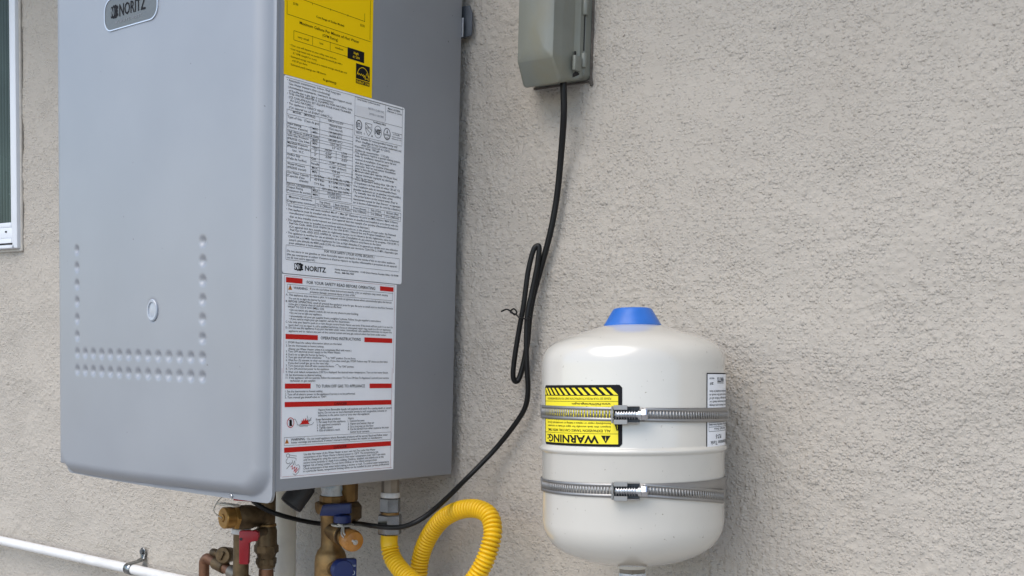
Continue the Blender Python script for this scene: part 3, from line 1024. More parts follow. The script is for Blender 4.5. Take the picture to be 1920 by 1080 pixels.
    ('r', 45.7, 185.2, 33.9, 2.57, 'only be changed by using the room control. Hot water temperature over 120°F can cause'),
    ('r', 45.8, 182.1, 30.5, 2.57, 'severe burns instantly or death from scalding. Children, disabled, and elderly are at the'),
    ('r', 45.5, 169.9, 27.2, 2.57, 'highest risk of being scalded. Do not leave children or the infants unsupervised.'),
    ('r', 45.6, 191.9, 23.7, 2.57, 'Check temperature of hot water before taking a shower or bath. To control water temperature'),
    ('r', 45.6, 193.0, 20.5, 2.57, 'in a particular faucet, temperature limiting valves can be installed by your service professional.'),
]
LABEL_H = [('y', 13.7, 146.6, 535.9), ('y', 37.9, 136.5, 557.3), ('y', 23.8, 108.2, 520.2), ('y', 23.9, 108.4, 510.1), ('w', 14.8, 119.1, 432.5), ('w', 14.9, 119.2, 427.4), ('w', 15.0, 119.4, 418.3), ('w', 51.6, 119.5, 413.4), ('w', 15.1, 119.6, 410.3), ('w', 15.2, 119.7, 406.4), ('w', 51.8, 119.7, 403.4), ('w', 15.3, 119.8, 397.7), ('w', 51.9, 119.9, 394.7), ('w', 52.0, 120.0, 390.6), ('w', 15.5, 120.1, 384.6), ('w', 52.1, 120.2, 381.2), ('w', 15.6, 120.3, 374.8), ('w', 52.3, 120.4, 371.3), ('w', 15.7, 120.6, 364.9), ('w', 15.3, 119.0, 352.1), ('w', 51.5, 118.8, 362.1), ('w', 15.3, 119.1, 349.3), ('w', 53.5, 119.1, 345.9), ('w', 15.4, 119.2, 340.4), ('w', 15.1, 206.0, 338.6), ('w', 60.2, 206.1, 333.5), ('w', 15.3, 206.3, 328.7), ('w', 15.4, 204.7, 281.9), ('w', 15.6, 205.2, 265.4), ('w', 121.8, 206.0, 466.5), ('w', 121.4, 205.3, 444.6), ('w', 121.6, 205.4, 421.8), ('w', 12.8, 208.0, 467.1), ('r', 18.2, 193.5, 237.7), ('r', 18.3, 193.7, 228.6), ('p', 13.7, 197.4, 247.4), ('r', 15.6, 195.3, 62.6), ('r', 15.7, 195.6, 53.2), ('p', 12.9, 198.6, 17.1)]
LABEL_V = [('y', 13.5, 535.9, 551.0), ('y', 145.4, 537.9, 584.7), ('y', 51.5, 554.9, 557.5), ('y', 79.8, 555.5, 558.3), ('y', 107.8, 555.8, 558.9), ('y', 135.9, 556.5, 566.8), ('y', 23.8, 510.1, 520.2), ('y', 52.4, 510.7, 520.8), ('y', 80.0, 510.9, 520.9), ('w', 14.8, 352.8, 432.5), ('w', 51.5, 357.8, 420.3), ('w', 65.1, 359.6, 431.7), ('w', 119.1, 367.0, 434.2), ('w', 92.0, 387.2, 398.0), ('w', 15.1, 340.4, 364.5), ('w', 51.4, 357.4, 369.7), ('w', 53.4, 338.5, 351.5), ('w', 65.3, 339.4, 353.1), ('w', 118.4, 341.5, 379.3), ('w', 15.1, 328.7, 338.6), ('w', 60.1, 328.8, 338.1), ('w', 89.2, 327.8, 337.2), ('w', 118.4, 327.9, 338.2), ('w', 147.3, 328.6, 338.4), ('w', 175.8, 328.4, 338.4), ('w', 206.0, 329.7, 339.2), ('w', 15.4, 265.4, 281.9), ('w', 204.7, 266.4, 282.3), ('w', 121.8, 422.0, 466.5), ('w', 174.9, 446.7, 466.7), ('w', 205.6, 422.2, 470.2), ('r', 18.2, 228.6, 237.7), ('r', 193.4, 228.6, 239.1), ('r', 15.6, 53.2, 62.6), ('r', 195.3, 52.6, 62.0), ('p', 13.7, 136.4, 247.4), ('p', 197.4, 137.2, 248.0), ('p', 11.3, 17.1, 142.4), ('p', 195.2, 16.1, 143.9)]
LABEL_R = [('k', 108.2, 136.1, 508.5, 521.2), ('k', 122.6, 146.0, 482.7, 505.9), ('R', 16.0, 41.1, 239.8, 245.7), ('R', 170.4, 195.1, 239.8, 245.4), ('R', 16.1, 66.3, 175.6, 181.4), ('R', 144.3, 194.3, 175.4, 181.2), ('R', 15.9, 55.8, 118.8, 124.7), ('R', 154.8, 194.7, 118.5, 124.3), ('R', 15.9, 194.8, 97.6, 103.5), ('R', 15.8, 195.6, 45.0, 50.9), ('W', 124.1, 174.8, 445.1, 458.4)]

for fl, u0, u1, v, h, s in LABEL_TEXT:
    p, mt = LAB[fl[0]]
    if 'w' in fl[1:]:
        t = ink('yellow_on_black', energy, YELLOW_LABEL)
    elif fl == 'yr':
        t = ink('yellow_on_black', energy, YELLOW_LABEL)
    elif 'g' in fl:
        Flat().text(s, u0, u1, v, h * 0.95, 0.004).build('serial_line', side, GREY_INK, rating, 0.00085)
        continue
    else:
        t = ink(fl[0], p, mt)
    t.text(s, u0, u1, v, h * 0.95, 0.014 if 'b' in fl else (0.022 if 'B' in fl else 0.004))
for c, u0, u1, v in LABEL_H:
    w = 0.45 if c == 'y' else 0.32
    ink(c, *LAB[c]).rect(u0, u1, v - w / 2, v + w / 2)
for c, u, v0, v1 in LABEL_V:
    w = 0.45 if c == 'y' else 0.32
    ink(c, *LAB[c]).rect(u - w / 2, u + w / 2, v0 + .2, v1 - .2)
for c, u0, u1, v0, v1 in LABEL_R:
    if c == 'k':
        Flat().rect(u0, u1, v0, v1).build('black_block', side, INK, energy, 0.0006)
    elif c == 'R':
        Flat().rect(u0, u1, v0, v1).build('red_bar', side, RED_INK, safety, 0.0006)
    else:
        ink('sticker', rating, mat("sticker_white", (0.80, 0.80, 0.81), 0.35)).rect(u0, u1, v0 - 0.5, v1 - 1.0)
# energy mark: arc, script stroke and rule on the black block
t = ink('yellow_on_black', energy, YELLOW_LABEL)
t.ring(134.3, 490.5, 10.4, 12.5, 0.6, 24, 15, 165)
t.rect(122.8, 145.8, 487.4, 488.0)
sc = [(124, 493), (126, 495.5), (127, 493.2), (128.5, 495), (130, 493), (131.5, 495.2), (133, 492.8), (134.5, 495), (135.5, 491.5), (137, 494.5), (138, 489.8),
      (139.5, 495), (141, 497.5), (142.2, 494.5), (145, 494.2), (142.8, 492.2), (143.8, 489.6), (141, 491.3), (138.8, 490)]
t.stroke(sc, 0.55)
# certification marks
w = ink('w', rating, INK)
w.ring(129.2, 434.6, 5.2, 6.0, 1.0)
w.text("ETL", 126.2, 132.2, 432.4, 4.6, 0.02)
sh = [(140.2, 439.2), (151.2, 439.2), (151.2, 432), (149, 428), (145.7, 424.5), (142.4, 428), (140.2, 432), (140.2, 439.2)]
w.stroke(sh, 0.5)
w.stroke([(140.2, 438.5), (151.2, 431.8)], 0.45).stroke([(140.2, 433.5), (149.3, 428.3)], 0.45)
w.text("U P C", 142, 149.5, 432.8, 2.6, 0.01).text("C", 137.6, 139.4, 424.6, 2.2)
w.disc(151.8, 425.3, 1.0)
w.ring(162.0, 431.9, 6.6, 7.4, 0.5)
w.text("NSF", 157.4, 166.8, 429.0, 6.0, 0.03)
w.ring(178.2, 432.2, 6.2, 7.2, 0.8)
w.poly([(177.2, 433.6), (179.6, 433.0), (179.2, 435), (178.5, 437.8), (177.8, 435.5)])
w.text("CERTIFIED", 172.8, 183.6, 430.0, 2.0, 0.01)
for k in range(3):
    w.rect(174.6 + k * .5, 181.8 - k * .5, 427.6 - k * .9, 427.95 - k * .9)
w.logo_mark(28.3, 41.8, 254.0, 263.3)
ink('wn', rating, WHITE_LABEL).logo_mark(28.3, 41.8, 254.0, 263.3, False)
# pictograms of the safety label
r_ = ink('r', safety, INK)
for cu, cv, s in ((22.4, 234.4, 3.1), (19.8, 58.2, 3.1)):
    Flat().poly([(cu - s, cv - s * .85), (cu + s, cv - s * .85), (cu, cv + s * .95)]).build('warning_triangle', side, ORANGE_INK, safety, 0.0006)
    t = Flat()
    t.rect(cu - .3, cu + .3, cv - .9, cv + 1.3)
    t.rect(cu - .3, cu + .3, cv - 2.0, cv - 1.4)
    t.build('exclamation_mark', side, INK, safety, 0.00085)
for cu, cv in ((77.6, 155.4), (98.3, 145.4)):
    r_.ring(cu, cv, 3.0, 2.3, 0.4, 10, 20, 165)
    r_.poly([(cu + 2.2, cv + .2), (cu + 3.4, cv + 1.0), (cu + 3.3, cv - 0.6)])
b_ = ink('redart', safety, RED_INK)
b_.ring(25.1, 79.5, 5.6, 6.0, 0.8)
b_.stroke([(21.8, 84), (28.4, 75)], 0.7)
r_.poly([(23.2, 75.5), (27, 75.5), (27, 82), (25.8, 83.6), (23.2, 82.4)])
r_.stroke([(29.5, 83.5), (32, 83.4), (34.5, 80), (35.5, 76.6), (41, 76.2), (52, 75.8), (58, 76.2), (61.5, 79)], 0.45)
r_.stroke([(38, 75.4), (41, 74.6), (46, 75), (52, 74.6)], 0.4)
b_.poly([(39, 77), (42, 79), (42.5, 82), (44.3, 80.6), (45.2, 84), (47, 81.2), (49, 84.6), (50, 81.2), (52.5, 82.6), (52.6, 79.4), (55, 77)])
r_.stroke([(53, 80), (50.5, 87)], 0.5).stroke([(53, 80), (57.5, 84.5)], 0.6).stroke([(53, 80), (57.5, 82)], 0.4)
r_.ring(21.5, 41.5, 2.6, 2.3, 0.45)
r_.stroke([(24, 42), (35, 40.2)], 0.4).stroke([(23, 39.6), (34, 37.8), (34, 35)], 0.45)
r_.ring(22, 35, 3.6, 3.2, 0.45, 14, 100, 330)
r_.stroke([(19.5, 26), (28, 33.2)], 0.6).stroke([(28, 36), (30, 30), (32, 35), (33, 29.5)], 0.4)
b_.stroke([(26, 28), (29, 29.6), (28, 25), (33, 28), (31, 22), (36, 27), (33, 20.5), (38.5, 25.5)], 0.7)
r_.stroke([(29, 20), (33, 18), (38, 21), (40, 27), (38, 30), (34, 29)], 0.4)
for key, (fl, p, mt) in inks.items():
    up_ = {'yellow_on_black': 0.00085, 'serial': 0.00085, 'wn': 0.00085, 'warnmark': 0.00085, 'r': 0.0008}.get(key, 0.0006)
    fl.build('serial_sticker' if key == 'sticker' else 'print', side, mt, p, up_)

CORD = [ (0.1751, -0.0360, 1.7890), (0.1752, -0.0340, 1.7702), (0.1734, -0.0300, 1.7454), (0.1642, -0.0200, 1.7024), (0.1554, -0.0140, 1.6510), (0.1464, -0.0140, 1.6048), (0.1323, -0.0140, 1.5581), (0.1240, -0.0150, 1.5276), (0.1197, -0.0160, 1.5002), (0.1174, -0.0160, 1.4693), (0.1131, -0.0170, 1.4416), (0.1083, -0.0200, 1.4207), (0.1053, -0.0240, 1.4171), (0.1038, -0.0270, 1.4253), (0.1064, -0.0280, 1.4482), (0.1121, -0.0280, 1.4826), (0.1186, -0.0280, 1.5167), (0.1232, -0.0270, 1.5573), (0.1292, -0.0250, 1.5843), (0.1327, -0.0220, 1.5905), (0.1354, -0.0210, 1.5871), (0.1329, -0.0210, 1.5643), (0.1271, -0.0220, 1.5339), (0.1228, -0.0250, 1.5032), (0.1223, -0.0250, 1.4691), (0.1229, -0.0230, 1.4349), (0.1234, -0.0200, 1.4074), (0.1184, -0.0180, 1.3843), (0.1028, -0.0180, 1.3612), (0.0769, -0.0220, 1.3294), (0.0609, -0.0350, 1.3062), (0.0506, -0.0550, 1.2854), (0.0488, -0.0850, 1.2664), (0.0478, -0.1150, 1.2502), (0.0396, -0.1330, 1.2380), (0.0215, -0.1400, 1.2292), (-0.0006, -0.1420, 1.2255), (-0.0423, -0.1300, 1.2217), (-0.1010, -0.0980, 1.2149), (-0.1540, -0.0780, 1.2078), (-0.1906, -0.0800, 1.2032), (-0.2013, -0.1050, 1.2084), (-0.2069, -0.1400, 1.2187), (-0.2173, -0.1600, 1.2277), (-0.2302, -0.1700, 1.2378), (-0.2483, -0.1700, 1.2487) ]
HOSE = [ (-0.0412, -0.1000, 1.2065), (-0.0409, -0.1000, 1.1928), (-0.0308, -0.1020, 1.1741), (-0.0020, -0.1080, 1.1580), (0.0399, -0.1150, 1.1459), (0.0804, -0.1120, 1.1472), (0.1040, -0.1050, 1.1619), (0.1174, -0.1000, 1.1836), (0.1246, -0.0950, 1.2069), (0.1244, -0.0880, 1.2292), (0.1116, -0.0800, 1.2468), (0.0857, -0.0740, 1.2525), (0.0532, -0.0700, 1.2467), (0.0201, -0.0650, 1.2299), (-0.0069, -0.0600, 1.2025), (-0.0231, -0.0560, 1.1730), (-0.0271, -0.0550, 1.1465), (-0.0254, -0.0550, 1.1171), (-0.0205, -0.0550, 1.0808) ]
TIE = [ (0.0842, -0.0300, 1.5071), (0.0943, -0.0320, 1.5097), (0.1028, -0.0340, 1.5069), (0.1082, -0.0330, 1.5028), (0.1138, -0.0360, 1.5061), (0.1085, -0.0360, 1.5102), (0.1020, -0.0340, 1.5062), (0.1115, -0.0340, 1.5028), (0.1168, -0.0340, 1.4987), (0.1219, -0.0340, 1.4981), (0.1287, -0.0340, 1.4974), (0.1299, -0.0300, 1.5003), (0.1150, -0.0120, 1.5038) ]

# ================================================================== expansion tank
AX = -0.0423
tank = bpy.data.objects.new("expansion_tank", None)
COL.objects.link(tank)
tank.empty_display_size = 0.05
tank.location = (0.3472, -0.118, 1.2203)
tank.rotation_euler = (0, AX, 0)
ORG[tank.name] = Vector((0, 0, 0))
tag(tank, "white enamelled expansion tank with blue cap strapped to the stucco wall", "tank")
TR = 0.1015
PHI0 = math.atan2(-1.2247 + 0.118, 1.0019 - 0.3416)       # the side that carries the labels' mid line
prof = [(0.0165, -0.004), (0.0185, 0.0002), (0.032, 0.0020), (0.052, 0.0052), (0.068, 0.0105), (0.081, 0.0170), (0.0905, 0.0245), (0.0965, 0.0325),
        (0.1000, 0.0410), (0.1015, 0.0500), (0.1015, 0.1275), (0.1018, 0.1282), (0.1030, 0.1293), (0.1041, 0.1308), (0.1044, 0.1322), (0.1039, 0.1337),
        (0.1026, 0.1350), (0.1017, 0.1362), (0.1015, 0.1370), (0.1015, 0.2235), (0.1008, 0.2292), (0.0992, 0.2356), (0.0960, 0.2416),
        (0.0905, 0.2466), (0.0818, 0.2516), (0.0700, 0.2562), (0.0570, 0.2594), (0.0450, 0.2634), (0.0340, 0.2664), (0.0300, 0.2672)]
body = M().lathe(prof, n=96).build("tank_body", TANK_WHITE, tank, smooth=40)
cap = M().lathe([(0.0318, 0.2655), (0.0318, 0.2678), (0.0300, 0.2706), (0.0222, 0.2838), (0.0205, 0.2856), (0.0175, 0.2864), (0.004, 0.2866)], n=48)
cap.build("valve_cap", BLUE_PLASTIC, tank, smooth=30)


def cyl(theta, z, r):
    a = PHI0 + R(theta)
    return (r * math.cos(a), r * math.sin(a), z)


DEG = math.degrees(1 / TR) / 1000                          # degrees per millimetre round the tank
# nozzle below
nz = M()
nz.lathe([(0.0165, -0.0030), (0.0165, -0.0085), (0.0150, -0.0095)], n=6)
nz.build("hex_neck", GALV_BROWN, tank, smooth=20)
M().lathe([(0.0148, -0.009), (0.0154, -0.011), (0.0150, -0.014), (0.0157, -0.017), (0.0150, -0.022)], n=32).build("thread_tape", TAPE, tank)
M().lathe([(0.0165, -0.0150), (0.0182, -0.0165), (0.0182, -0.040), (0.0145, -0.043), (0.0145, -0.30)], n=32).build("supply_nipple", DARK_BRASS, tank)


def curved(name, material, t0, t1, z0, z1, r, rr=0.0, parent=None, n=40):
    """thin label wrapped round the tank"""
    mm = M()
    vs, fs = [], []
    for i in range(n + 1):
        th = t0 + (t1 - t0) * i / n
        dist = min(th - t0, t1 - th) / DEG / 1000
        c = rr - math.sqrt(max(rr * rr - (rr - dist) ** 2, 0)) if dist < rr else 0
        vs += [cyl(th, z0 + c, r), cyl(th, z1 - c, r)]
    for i in range(n):
        fs.append((2 * i, 2 * i + 2, 2 * i + 3, 2 * i + 1))
    mm.add(vs, fs)
    return mm.build(name, material, parent or tank, smooth=60, recalc=False)


# yellow warning label, stuck on with the tank turned over
LT0, LT1, LZ0 = -68.5, -5.8, 0.1376
LWD = (LT1 - LT0) / DEG
LH = 67.5
lab = curved("warning_label", INK, LT0, LT1, LZ0, LZ0 + LH * 0.948 / 1000, TR + 0.0004, 0.003)
lab["label"] = "yellow and black warning label fixed upside down"


def wl(s, t, lift=0.0):
    """reading coordinates of the label in millimetres: s to the reader's right, t downwards"""
    return cyl(LT1 - s * DEG, LZ0 + t * 0.948 / 1000, TR + 0.0004 + lift)


NS = 44
yel = Flat()
yel.rect(LWD - 2.6, 4.2, 2.8, 55.6, NS)
yel.build("label_ground", wl, YELLOW_WARN, lab, 0.0002)


class Rev(Flat):
    """text written for wl(): v grows downwards there"""
    def text(self, s, u0, u1, v, h, bold=0.0):
        vs, fs = text_shape(s, bold)
        x0, x1 = vs[:, 0].min(), vs[:, 0].max()
        sx, sy = (u1 - u0) / (x1 - x0), h / CAP
        return self.add([(u0 + (q[0] - x0) * sx, v - q[1] * sy) for q in vs], fs)


k = Rev()
k.text("WARNING:", 24.5, 102.5, 11.8, 8.0, 0.03)
k.poly([(12.0, 12.2), (17.2, 3.6), (22.4, 12.2)])
k.rect(4.2, LWD - 2.6, 13.9, 14.3, NS)
k.text("ALL EXPANSION TANKS CAN FAIL WITH TIME.", 12, 101, 18.6, 2.7, 0.012)
k.text("Inspect this tank annually for signs of leaks or corrosion.", 12, 101.5, 22.6, 2.1, 0.008)
k.text("Immediately repair or replace a leaking or corroded tank. Do not", 12, 101.5, 26.4, 2.1, 0.008)
k.text("install this tank in or above an area where a leak is expected", 12, 101.5, 30.2, 2.1, 0.008)
k.text("to cause damage to the area. Read the instruction sheet first", 12, 101.5, 34.0, 2.1, 0.008)
k.text("before installing the tank. Have a professional service it.", 12, 101.5, 37.8, 2.1, 0.008)
k.text("Cancer and Reproductive Harm. See the notice at:", 12, 101.5, 43.6, 2.1, 0.008)
k.text("www.P65Warnings.ca.gov.", 12, 58, 47.6, 2.2, 0.02)
k.rect(4.2, LWD - 2.6, 49.3, 49.7, NS)
k.text("PLEASE SEE YOUR PRODUCTS INSTRUCTION SHEET FOR FURTHER INFORMATION", 11.5, 101.5, 53.6, 2.2, 0.0)
k.poly([(4.2, 18), (5.8, 17.5), (10.2, 33), (4.2, 33)])
k.build("print", wl, INK, lab, 0.0004)
k = Flat()
k.poly([(16.85, 10.9), (17.55, 10.9), (17.55, 10.1), (16.85, 10.1)])
k.poly([(16.85, 9.5), (17.55, 9.5), (17.55, 6.3), (16.85, 6.3)])
k.poly([(4.8, 19.3), (5.3, 19.1), (5.3, 24), (4.8, 24)])
st = 5.0
for i in range(13):
    a = 4.2 + i * 8.3
    q = [(a, 56.6), (a + 4.4, 56.6), (a + 4.4 + st * 1.55, 64.4), (a + st * 1.55, 64.4)]
    q = [(min(x, LWD - 2.6), y) for x, y in q]
    if q[0][0] < q[1][0]:
        Flat().poly(list(reversed(q))).build('hazard_stripe', wl, YELLOW_WARN, lab, 0.0005)
k.build('exclamation_mark', wl, YELLOW_WARN, lab, 0.0006)

# white maker's label further round
W0, W1, WZA, WZB = 49.6, 112.0, 0.1335, 0.2135
wlab = curved("data_label", INK, W0, W1, WZA, WZB, TR + 0.0004)
wlab["label"] = "white data label with black border fixed upside down"


def dl(s, t, lift=0.0):
    return cyl(W1 - s * DEG, WZA + t / 1000, TR + 0.0004 + lift)


DW = (W1 - W0) / DEG
Flat().rect(DW - 1.2, 1.2, 1.3, 78.7, 30).build("label_ground", dl, WHITE_LABEL, wlab, 0.0002)
k = Rev()
k.text("Thermal Expansion Tank", 30, DW - 7, 8.0, 4.2, 0.004)
k.text("PLT-5", 78, DW - 18, 14.5, 4.0, 0.02)
for a, b in ((18, 18.4), (22.6, 23.0), (27.2, 27.6)):
    k.rect(20, DW - 4, a, b, 24)
k.rect(DW - 4, DW - 3.6, 18, 27.6)
k.text("Max. Working Pressure 150 psi / Serial No. from date", 24, DW - 4.6, 26.2, 2.3, 0.01)
k.text("Serial No", 60, DW - 14, 21.6, 2.2, 0.01)
k.text("Expansion Tank", 24, DW - 10, 31.6, 2.4, 0.01)
for i, s in enumerate(("WARNING: potable water only. Failure to pre-charge", "and install the tank as directed may cause death or", "personal injury and property damage. Follow all of",
                       "the local codes. System pressure and the result in", "READ instructions before installation included in box")):
    k.text(s, 14, DW - 4.6, 46.8 + i * 3.7, 2.3, 0.006)
k.text("2019", DW - 12, DW - 5.5, 70.0, 2.6, 0.02)
k.text("watts.com", DW - 14, DW - 4.5, 75.0, 2.2, 0.006)
k.text("WATTS", DW - 42, DW - 21, 75.2, 4.6, 0.03)
k.rect(DW - 42, DW - 21, 69.0, 69.6, 8)
k.build("print", dl, INK, wlab, 0.0004)


# ---- worm-drive band clamps
def band_clamp(label, zc, tilt, tail_to, tail_drop, tail_lift, slot_from):
    root = bpy.data.objects.new("band_clamp", None)
    COL.objects.link(root)
    root.empty_display_size = 0.05
    root.matrix_world = Matrix.Translation((0.3472, -0.118, 1.2203)) @ Matrix.Rotation(AX, 4, 'Y') @ Matrix.Translation((0, 0, zc))
    ORG[root.name] = Vector((0, 0, 0))
    tag(root, label, "hose clamp", "band clamps round the white tank")

    def pt(th, z, r):
        return cyl(th, z + tilt * math.sin(R(th)), r)

    hw = 0.0072
    mm = M()

    def strip(t0, t1, za, zb, r, n):
        vs, fs = [], []
        for i in range(n + 1):
            th = t0 + (t1 - t0) * i / n
            rr = r(th) if callable(r) else r
            dz = 0.0
            vs += [pt(th, za(th) if callable(za) else za, rr), pt(th, zb(th) if callable(zb) else zb, rr)]
        for i in range(n):
            fs.append((2 * i, 2 * i + 2, 2 * i + 3, 2 * i + 1))
        mm.add(vs, fs)

    rb = TR + 0.0008
    # plain part of the band, round the back
    strip(4, 360 + slot_from, -hw, hw, rb, 120)
    # slotted part on the left of the screw
    strip(slot_from, -6, -hw, -hw + 0.0034, rb, 40)
    strip(slot_from, -6, hw - 0.0034, hw, rb, 40)
    pd = 3.5 * DEG
    th = slot_from
    while th < -7:
        strip(th, th + pd * 0.58, -hw + 0.0034, hw - 0.0034, rb, 1)
        th += pd
    band = mm.build("band", STEEL, root, smooth=40, recalc=False)
    sm = band.modifiers.new("thickness", 'SOLIDIFY')
    sm.thickness = 0.0004
    sm.offset = 1
    # slotted tail beyond the screw
    mm = M()
    tl = lambda q: TR + 0.0014 + tail_lift * max(0, (q - 30) / 50) ** 1.6
    dz = lambda q: -tail_drop * max(0, (q - 6) / (tail_to - 6)) ** 1.2
    strip(6, tail_to, lambda q: -hw + dz(q), lambda q: -hw + 0.0034 + dz(q), tl, 40)
    strip(6, tail_to, lambda q: hw - 0.0034 + dz(q), lambda q: hw + dz(q), tl, 40)
    th = 6
    while th < tail_to:
        t1 = min(th + pd * 0.58, tail_to)
        strip(th, t1, lambda q: -hw + 0.0034 + dz(q), lambda q: hw - 0.0034 + dz(q), tl, 1)
        th += pd
    tail = mm.build("tail", STEEL, root, smooth=40, recalc=False)
    sm = tail.modifiers.new("thickness", 'SOLIDIFY')
    sm.thickness = 0.0005
    sm.offset = 1
    # screw housing
    a = PHI0 + R(-1.5)
    er, et = Vector((math.cos(a), math.sin(a), 0)), Vector((-math.sin(a), math.cos(a), 0))
    ez = Vector((0, 0, 1))
    c = er * (TR + 0.002)
    hs = M()
    mt = Matrix((et, ez, er)).transposed().to_4x4()
    mt.translation = c
    M().box((-0.0163, -0.0079, -0.0002), (0.0103, 0.0079, 0.0010), 0.0003, 1, mt).build('housing_floor', DARK_STEEL, root, smooth=30)  # dark steel colour paints in the shade inside the housing
    hs.box((-0.0165, -0.0088, 0.0), (0.0105, -0.0081, 0.0090), 0.0004, 1, mt)
    hs.box((-0.0165, 0.0081, 0.0), (0.0105, 0.0088, 0.0090), 0.0004, 1, mt)
    hs.box((-0.0185, -0.0088, 0.0008), (-0.0166, 0.0088, 0.0088), 0.0005, 1, mt)
    hs.box((-0.0160, -0.0098, 0.0086), (-0.0020, -0.0050, 0.0094), 0.0003, 1, mt)
    hs.box((-0.0160, 0.0050, 0.0086), (-0.0020, 0.0098, 0.0094), 0.0003, 1, mt)
    hs.build("screw_housing", STEEL, root, smooth=30)
    sc = M()
    o = c + er * 0.0058
    prof = [(0.0030, -0.0150)]
    for i in range(8):
        q = -0.0145 + i * 0.0027
        prof += [(0.0034, q), (0.0054, q + 0.0008), (0.0054, q + 0.0013), (0.0034, q + 0.0022)]
    prof += [(0.0040, 0.0085), (0.0058, 0.0088), (0.0058, 0.0120)]
    sc.lathe(prof, o, et, 20)
    sc.hexnut(o, et, 0.0060, 0.0121, 0.0185, 0.0008)
    sc.build("worm_screw", CHROME, root, smooth=30)
    return root


band_clamp("stainless band clamp crossing the tank's yellow warning label", 0.1710, -0.0018, 78, 0.0012, 0.0020, -76)
band_clamp("stainless band clamp round the tank below its weld seam, tail hanging loose", 0.0925, 0.0006, 72, 0.0135, 0.0010, -76)

# ================================================================== outlet box
bx = thing("outlet_box", "weathered grey weatherproof outlet box with bulging cover high on the wall", "outlet box", (0.15, -0.002, 1.79))


def ring(y, x0, x1, z0, z1, r):
    return [(a, y, b) for a, b in rrect(x0, x1, z0, z1, r, 5)]


bz = 1.968
b = M()
b.loft([ring(-0.001, 0.1060, 0.1925, 1.7935, bz, 0.008), ring(-0.016, 0.1060, 0.1925, 1.7935, bz, 0.008), ring(-0.0175, 0.1075, 0.1910, 1.795, bz - .0015, 0.007)])
b.build("back_box", BOX_GREY, bx)
b = M()
b.loft([ring(-0.0185, 0.1095, 0.1915, 1.7915, bz - .002, 0.005), ring(-0.0255, 0.1095, 0.1912, 1.7890, bz - .002, 0.006),
        ring(-0.0270, 0.1105, 0.1900, 1.7885, bz - .004, 0.006), ring(-0.0320, 0.1150, 0.1868, 1.7875, bz - .006, 0.006),
        ring(-0.0500, 0.1240, 0.1845, 1.7820, bz - .010, 0.007), ring(-0.0530, 0.1255, 0.1842, 1.7825, bz - .011, 0.007),
        ring(-0.0550, 0.1264, 0.1838, 1.7850, bz - .012, 0.006), ring(-0.0690, 0.1290, 0.1818, 1.8075, bz - .020, 0.003),
        ring(-0.0698, 0.1297, 0.1808, 1.8088, bz - .021, 0.003), ring(-0.0722, 0.1400, 0.1700, 1.8200, bz - .030, 0.003),
        ring(-0.0730, 0.1500, 0.1600, 1.8400, bz - .050, 0.003)])
cov_b = b.build("cover", BOX_GREY, bx, smooth=24)
for z0, z1 in ((1.8055, 1.8225), (1.868, 1.89), (1.93, 1.95)):
    M().lathe([(0.0035, z0), (0.0040, z0 + .0008), (0.0040, z1 - .0008), (0.0035, z1)], (0.1925, -0.0185, 0), (0, 0, 1), 14).build("hinge", BOX_GREY, bx)
M().box((0.1900, -0.0183, 1.826), (0.1924, -0.0173, 1.955), 0).build("hinge_gap", DARK_GAP, bx, smooth=0)
b = M()
b.box((0.1885, -0.0335, 1.8085), (0.1893, -0.0305, 1.8225), 0)
b.build("latch_slot", DARK_GAP, bx, smooth=0)
b = M()
mt = Matrix.Translation((0.1875, -0.031, 1.7945)) @ Matrix.Rotation(R(-40), 4, 'Y')
b.box((-0.0045, -0.002, -0.0016), (0.0045, 0.006, 0.0016), 0.0006, 1, mt)
b.build("latch_slot", DARK_GAP, bx, smooth=0)
b = M()
b.prism([(-0.009, 0), (0.004, 0), (0.006, 0.006), (0.006, 0.018), (-0.009, 0.018)], (0.1895, -0.030, 1.7985), (0, 1, 0), (0, 0, 1), (1, 0, 0), 0.0045, 0.0012)
b.build("latch", BOX_GREY, bx)
M().tube([(0.1065, -0.0022, 1.7928), (0.15, -0.0022, 1.7926), (0.1915, -0.0022, 1.7930), (0.1932, -0.0022, 1.80), (0.1932, -0.0022, 1.95)], 0.0016, 8).build("gap_line", mat("dark_gap_line", (0.10, 0.085, 0.07), 0.9, var=0.3, vscale=200, bump=0.0005), bx)  # dark brown line paints in the gap between box and wall

# ================================================================== power cord and its twist tie
cord = M().tube(CORD, lambda t: 0.0042 - 0.0008 * min(1.0, t / 0.3), 12, 6).build("power_cord", BLACK_RUBBER)
tag(cord, "black power cord folded in a loop, running from outlet box to water heater", "cord")
tie = M().tube(TIE, 0.0011, 6, 5).build("twist_tie", BLACK_RUBBER)
tag(tie, "thin black twist tie with curled end bundling the power cord", "tie")

# ================================================================== gas connector
gas = thing("gas_connector", "corrugated yellow flexible gas hose looping beneath the heater with zinc fittings", "gas hose", (-0.041, -0.1, 1.10))
G = (-0.0408, -0.100, 0)
M().lathe([(0.0120, 1.263), (0.0120, 1.300)], G, (0, 0, 1), 8).build("inlet_nipple", GALV_BROWN, gas, smooth=25)
M().lathe([(0.0024, 0), (0.0024, 0.007), (0.0015, 0.008)], (-0.052, -0.104, 1.281), (-0.3, -0.8, 0), 10).build("test_port", BRASS, gas)
M().lathe([(0.0118, 1.2570), (0.0130, 1.2578), (0.0130, 1.2625), (0.0120, 1.2640)], G, (0, 0, 1), 28).build("thread_tape", TAPE_WHITE, gas)
M().hexnut(G, (0, 0, 1), 0.0142, 1.2372, 1.2568, 0.0012).build("hex_adapter", GALV, gas, smooth=20)
M().lathe([(0.0122, 1.2340), (0.0122, 1.2375)], G, (0, 0, 1), 28).build("flare_neck", BRASS, gas)
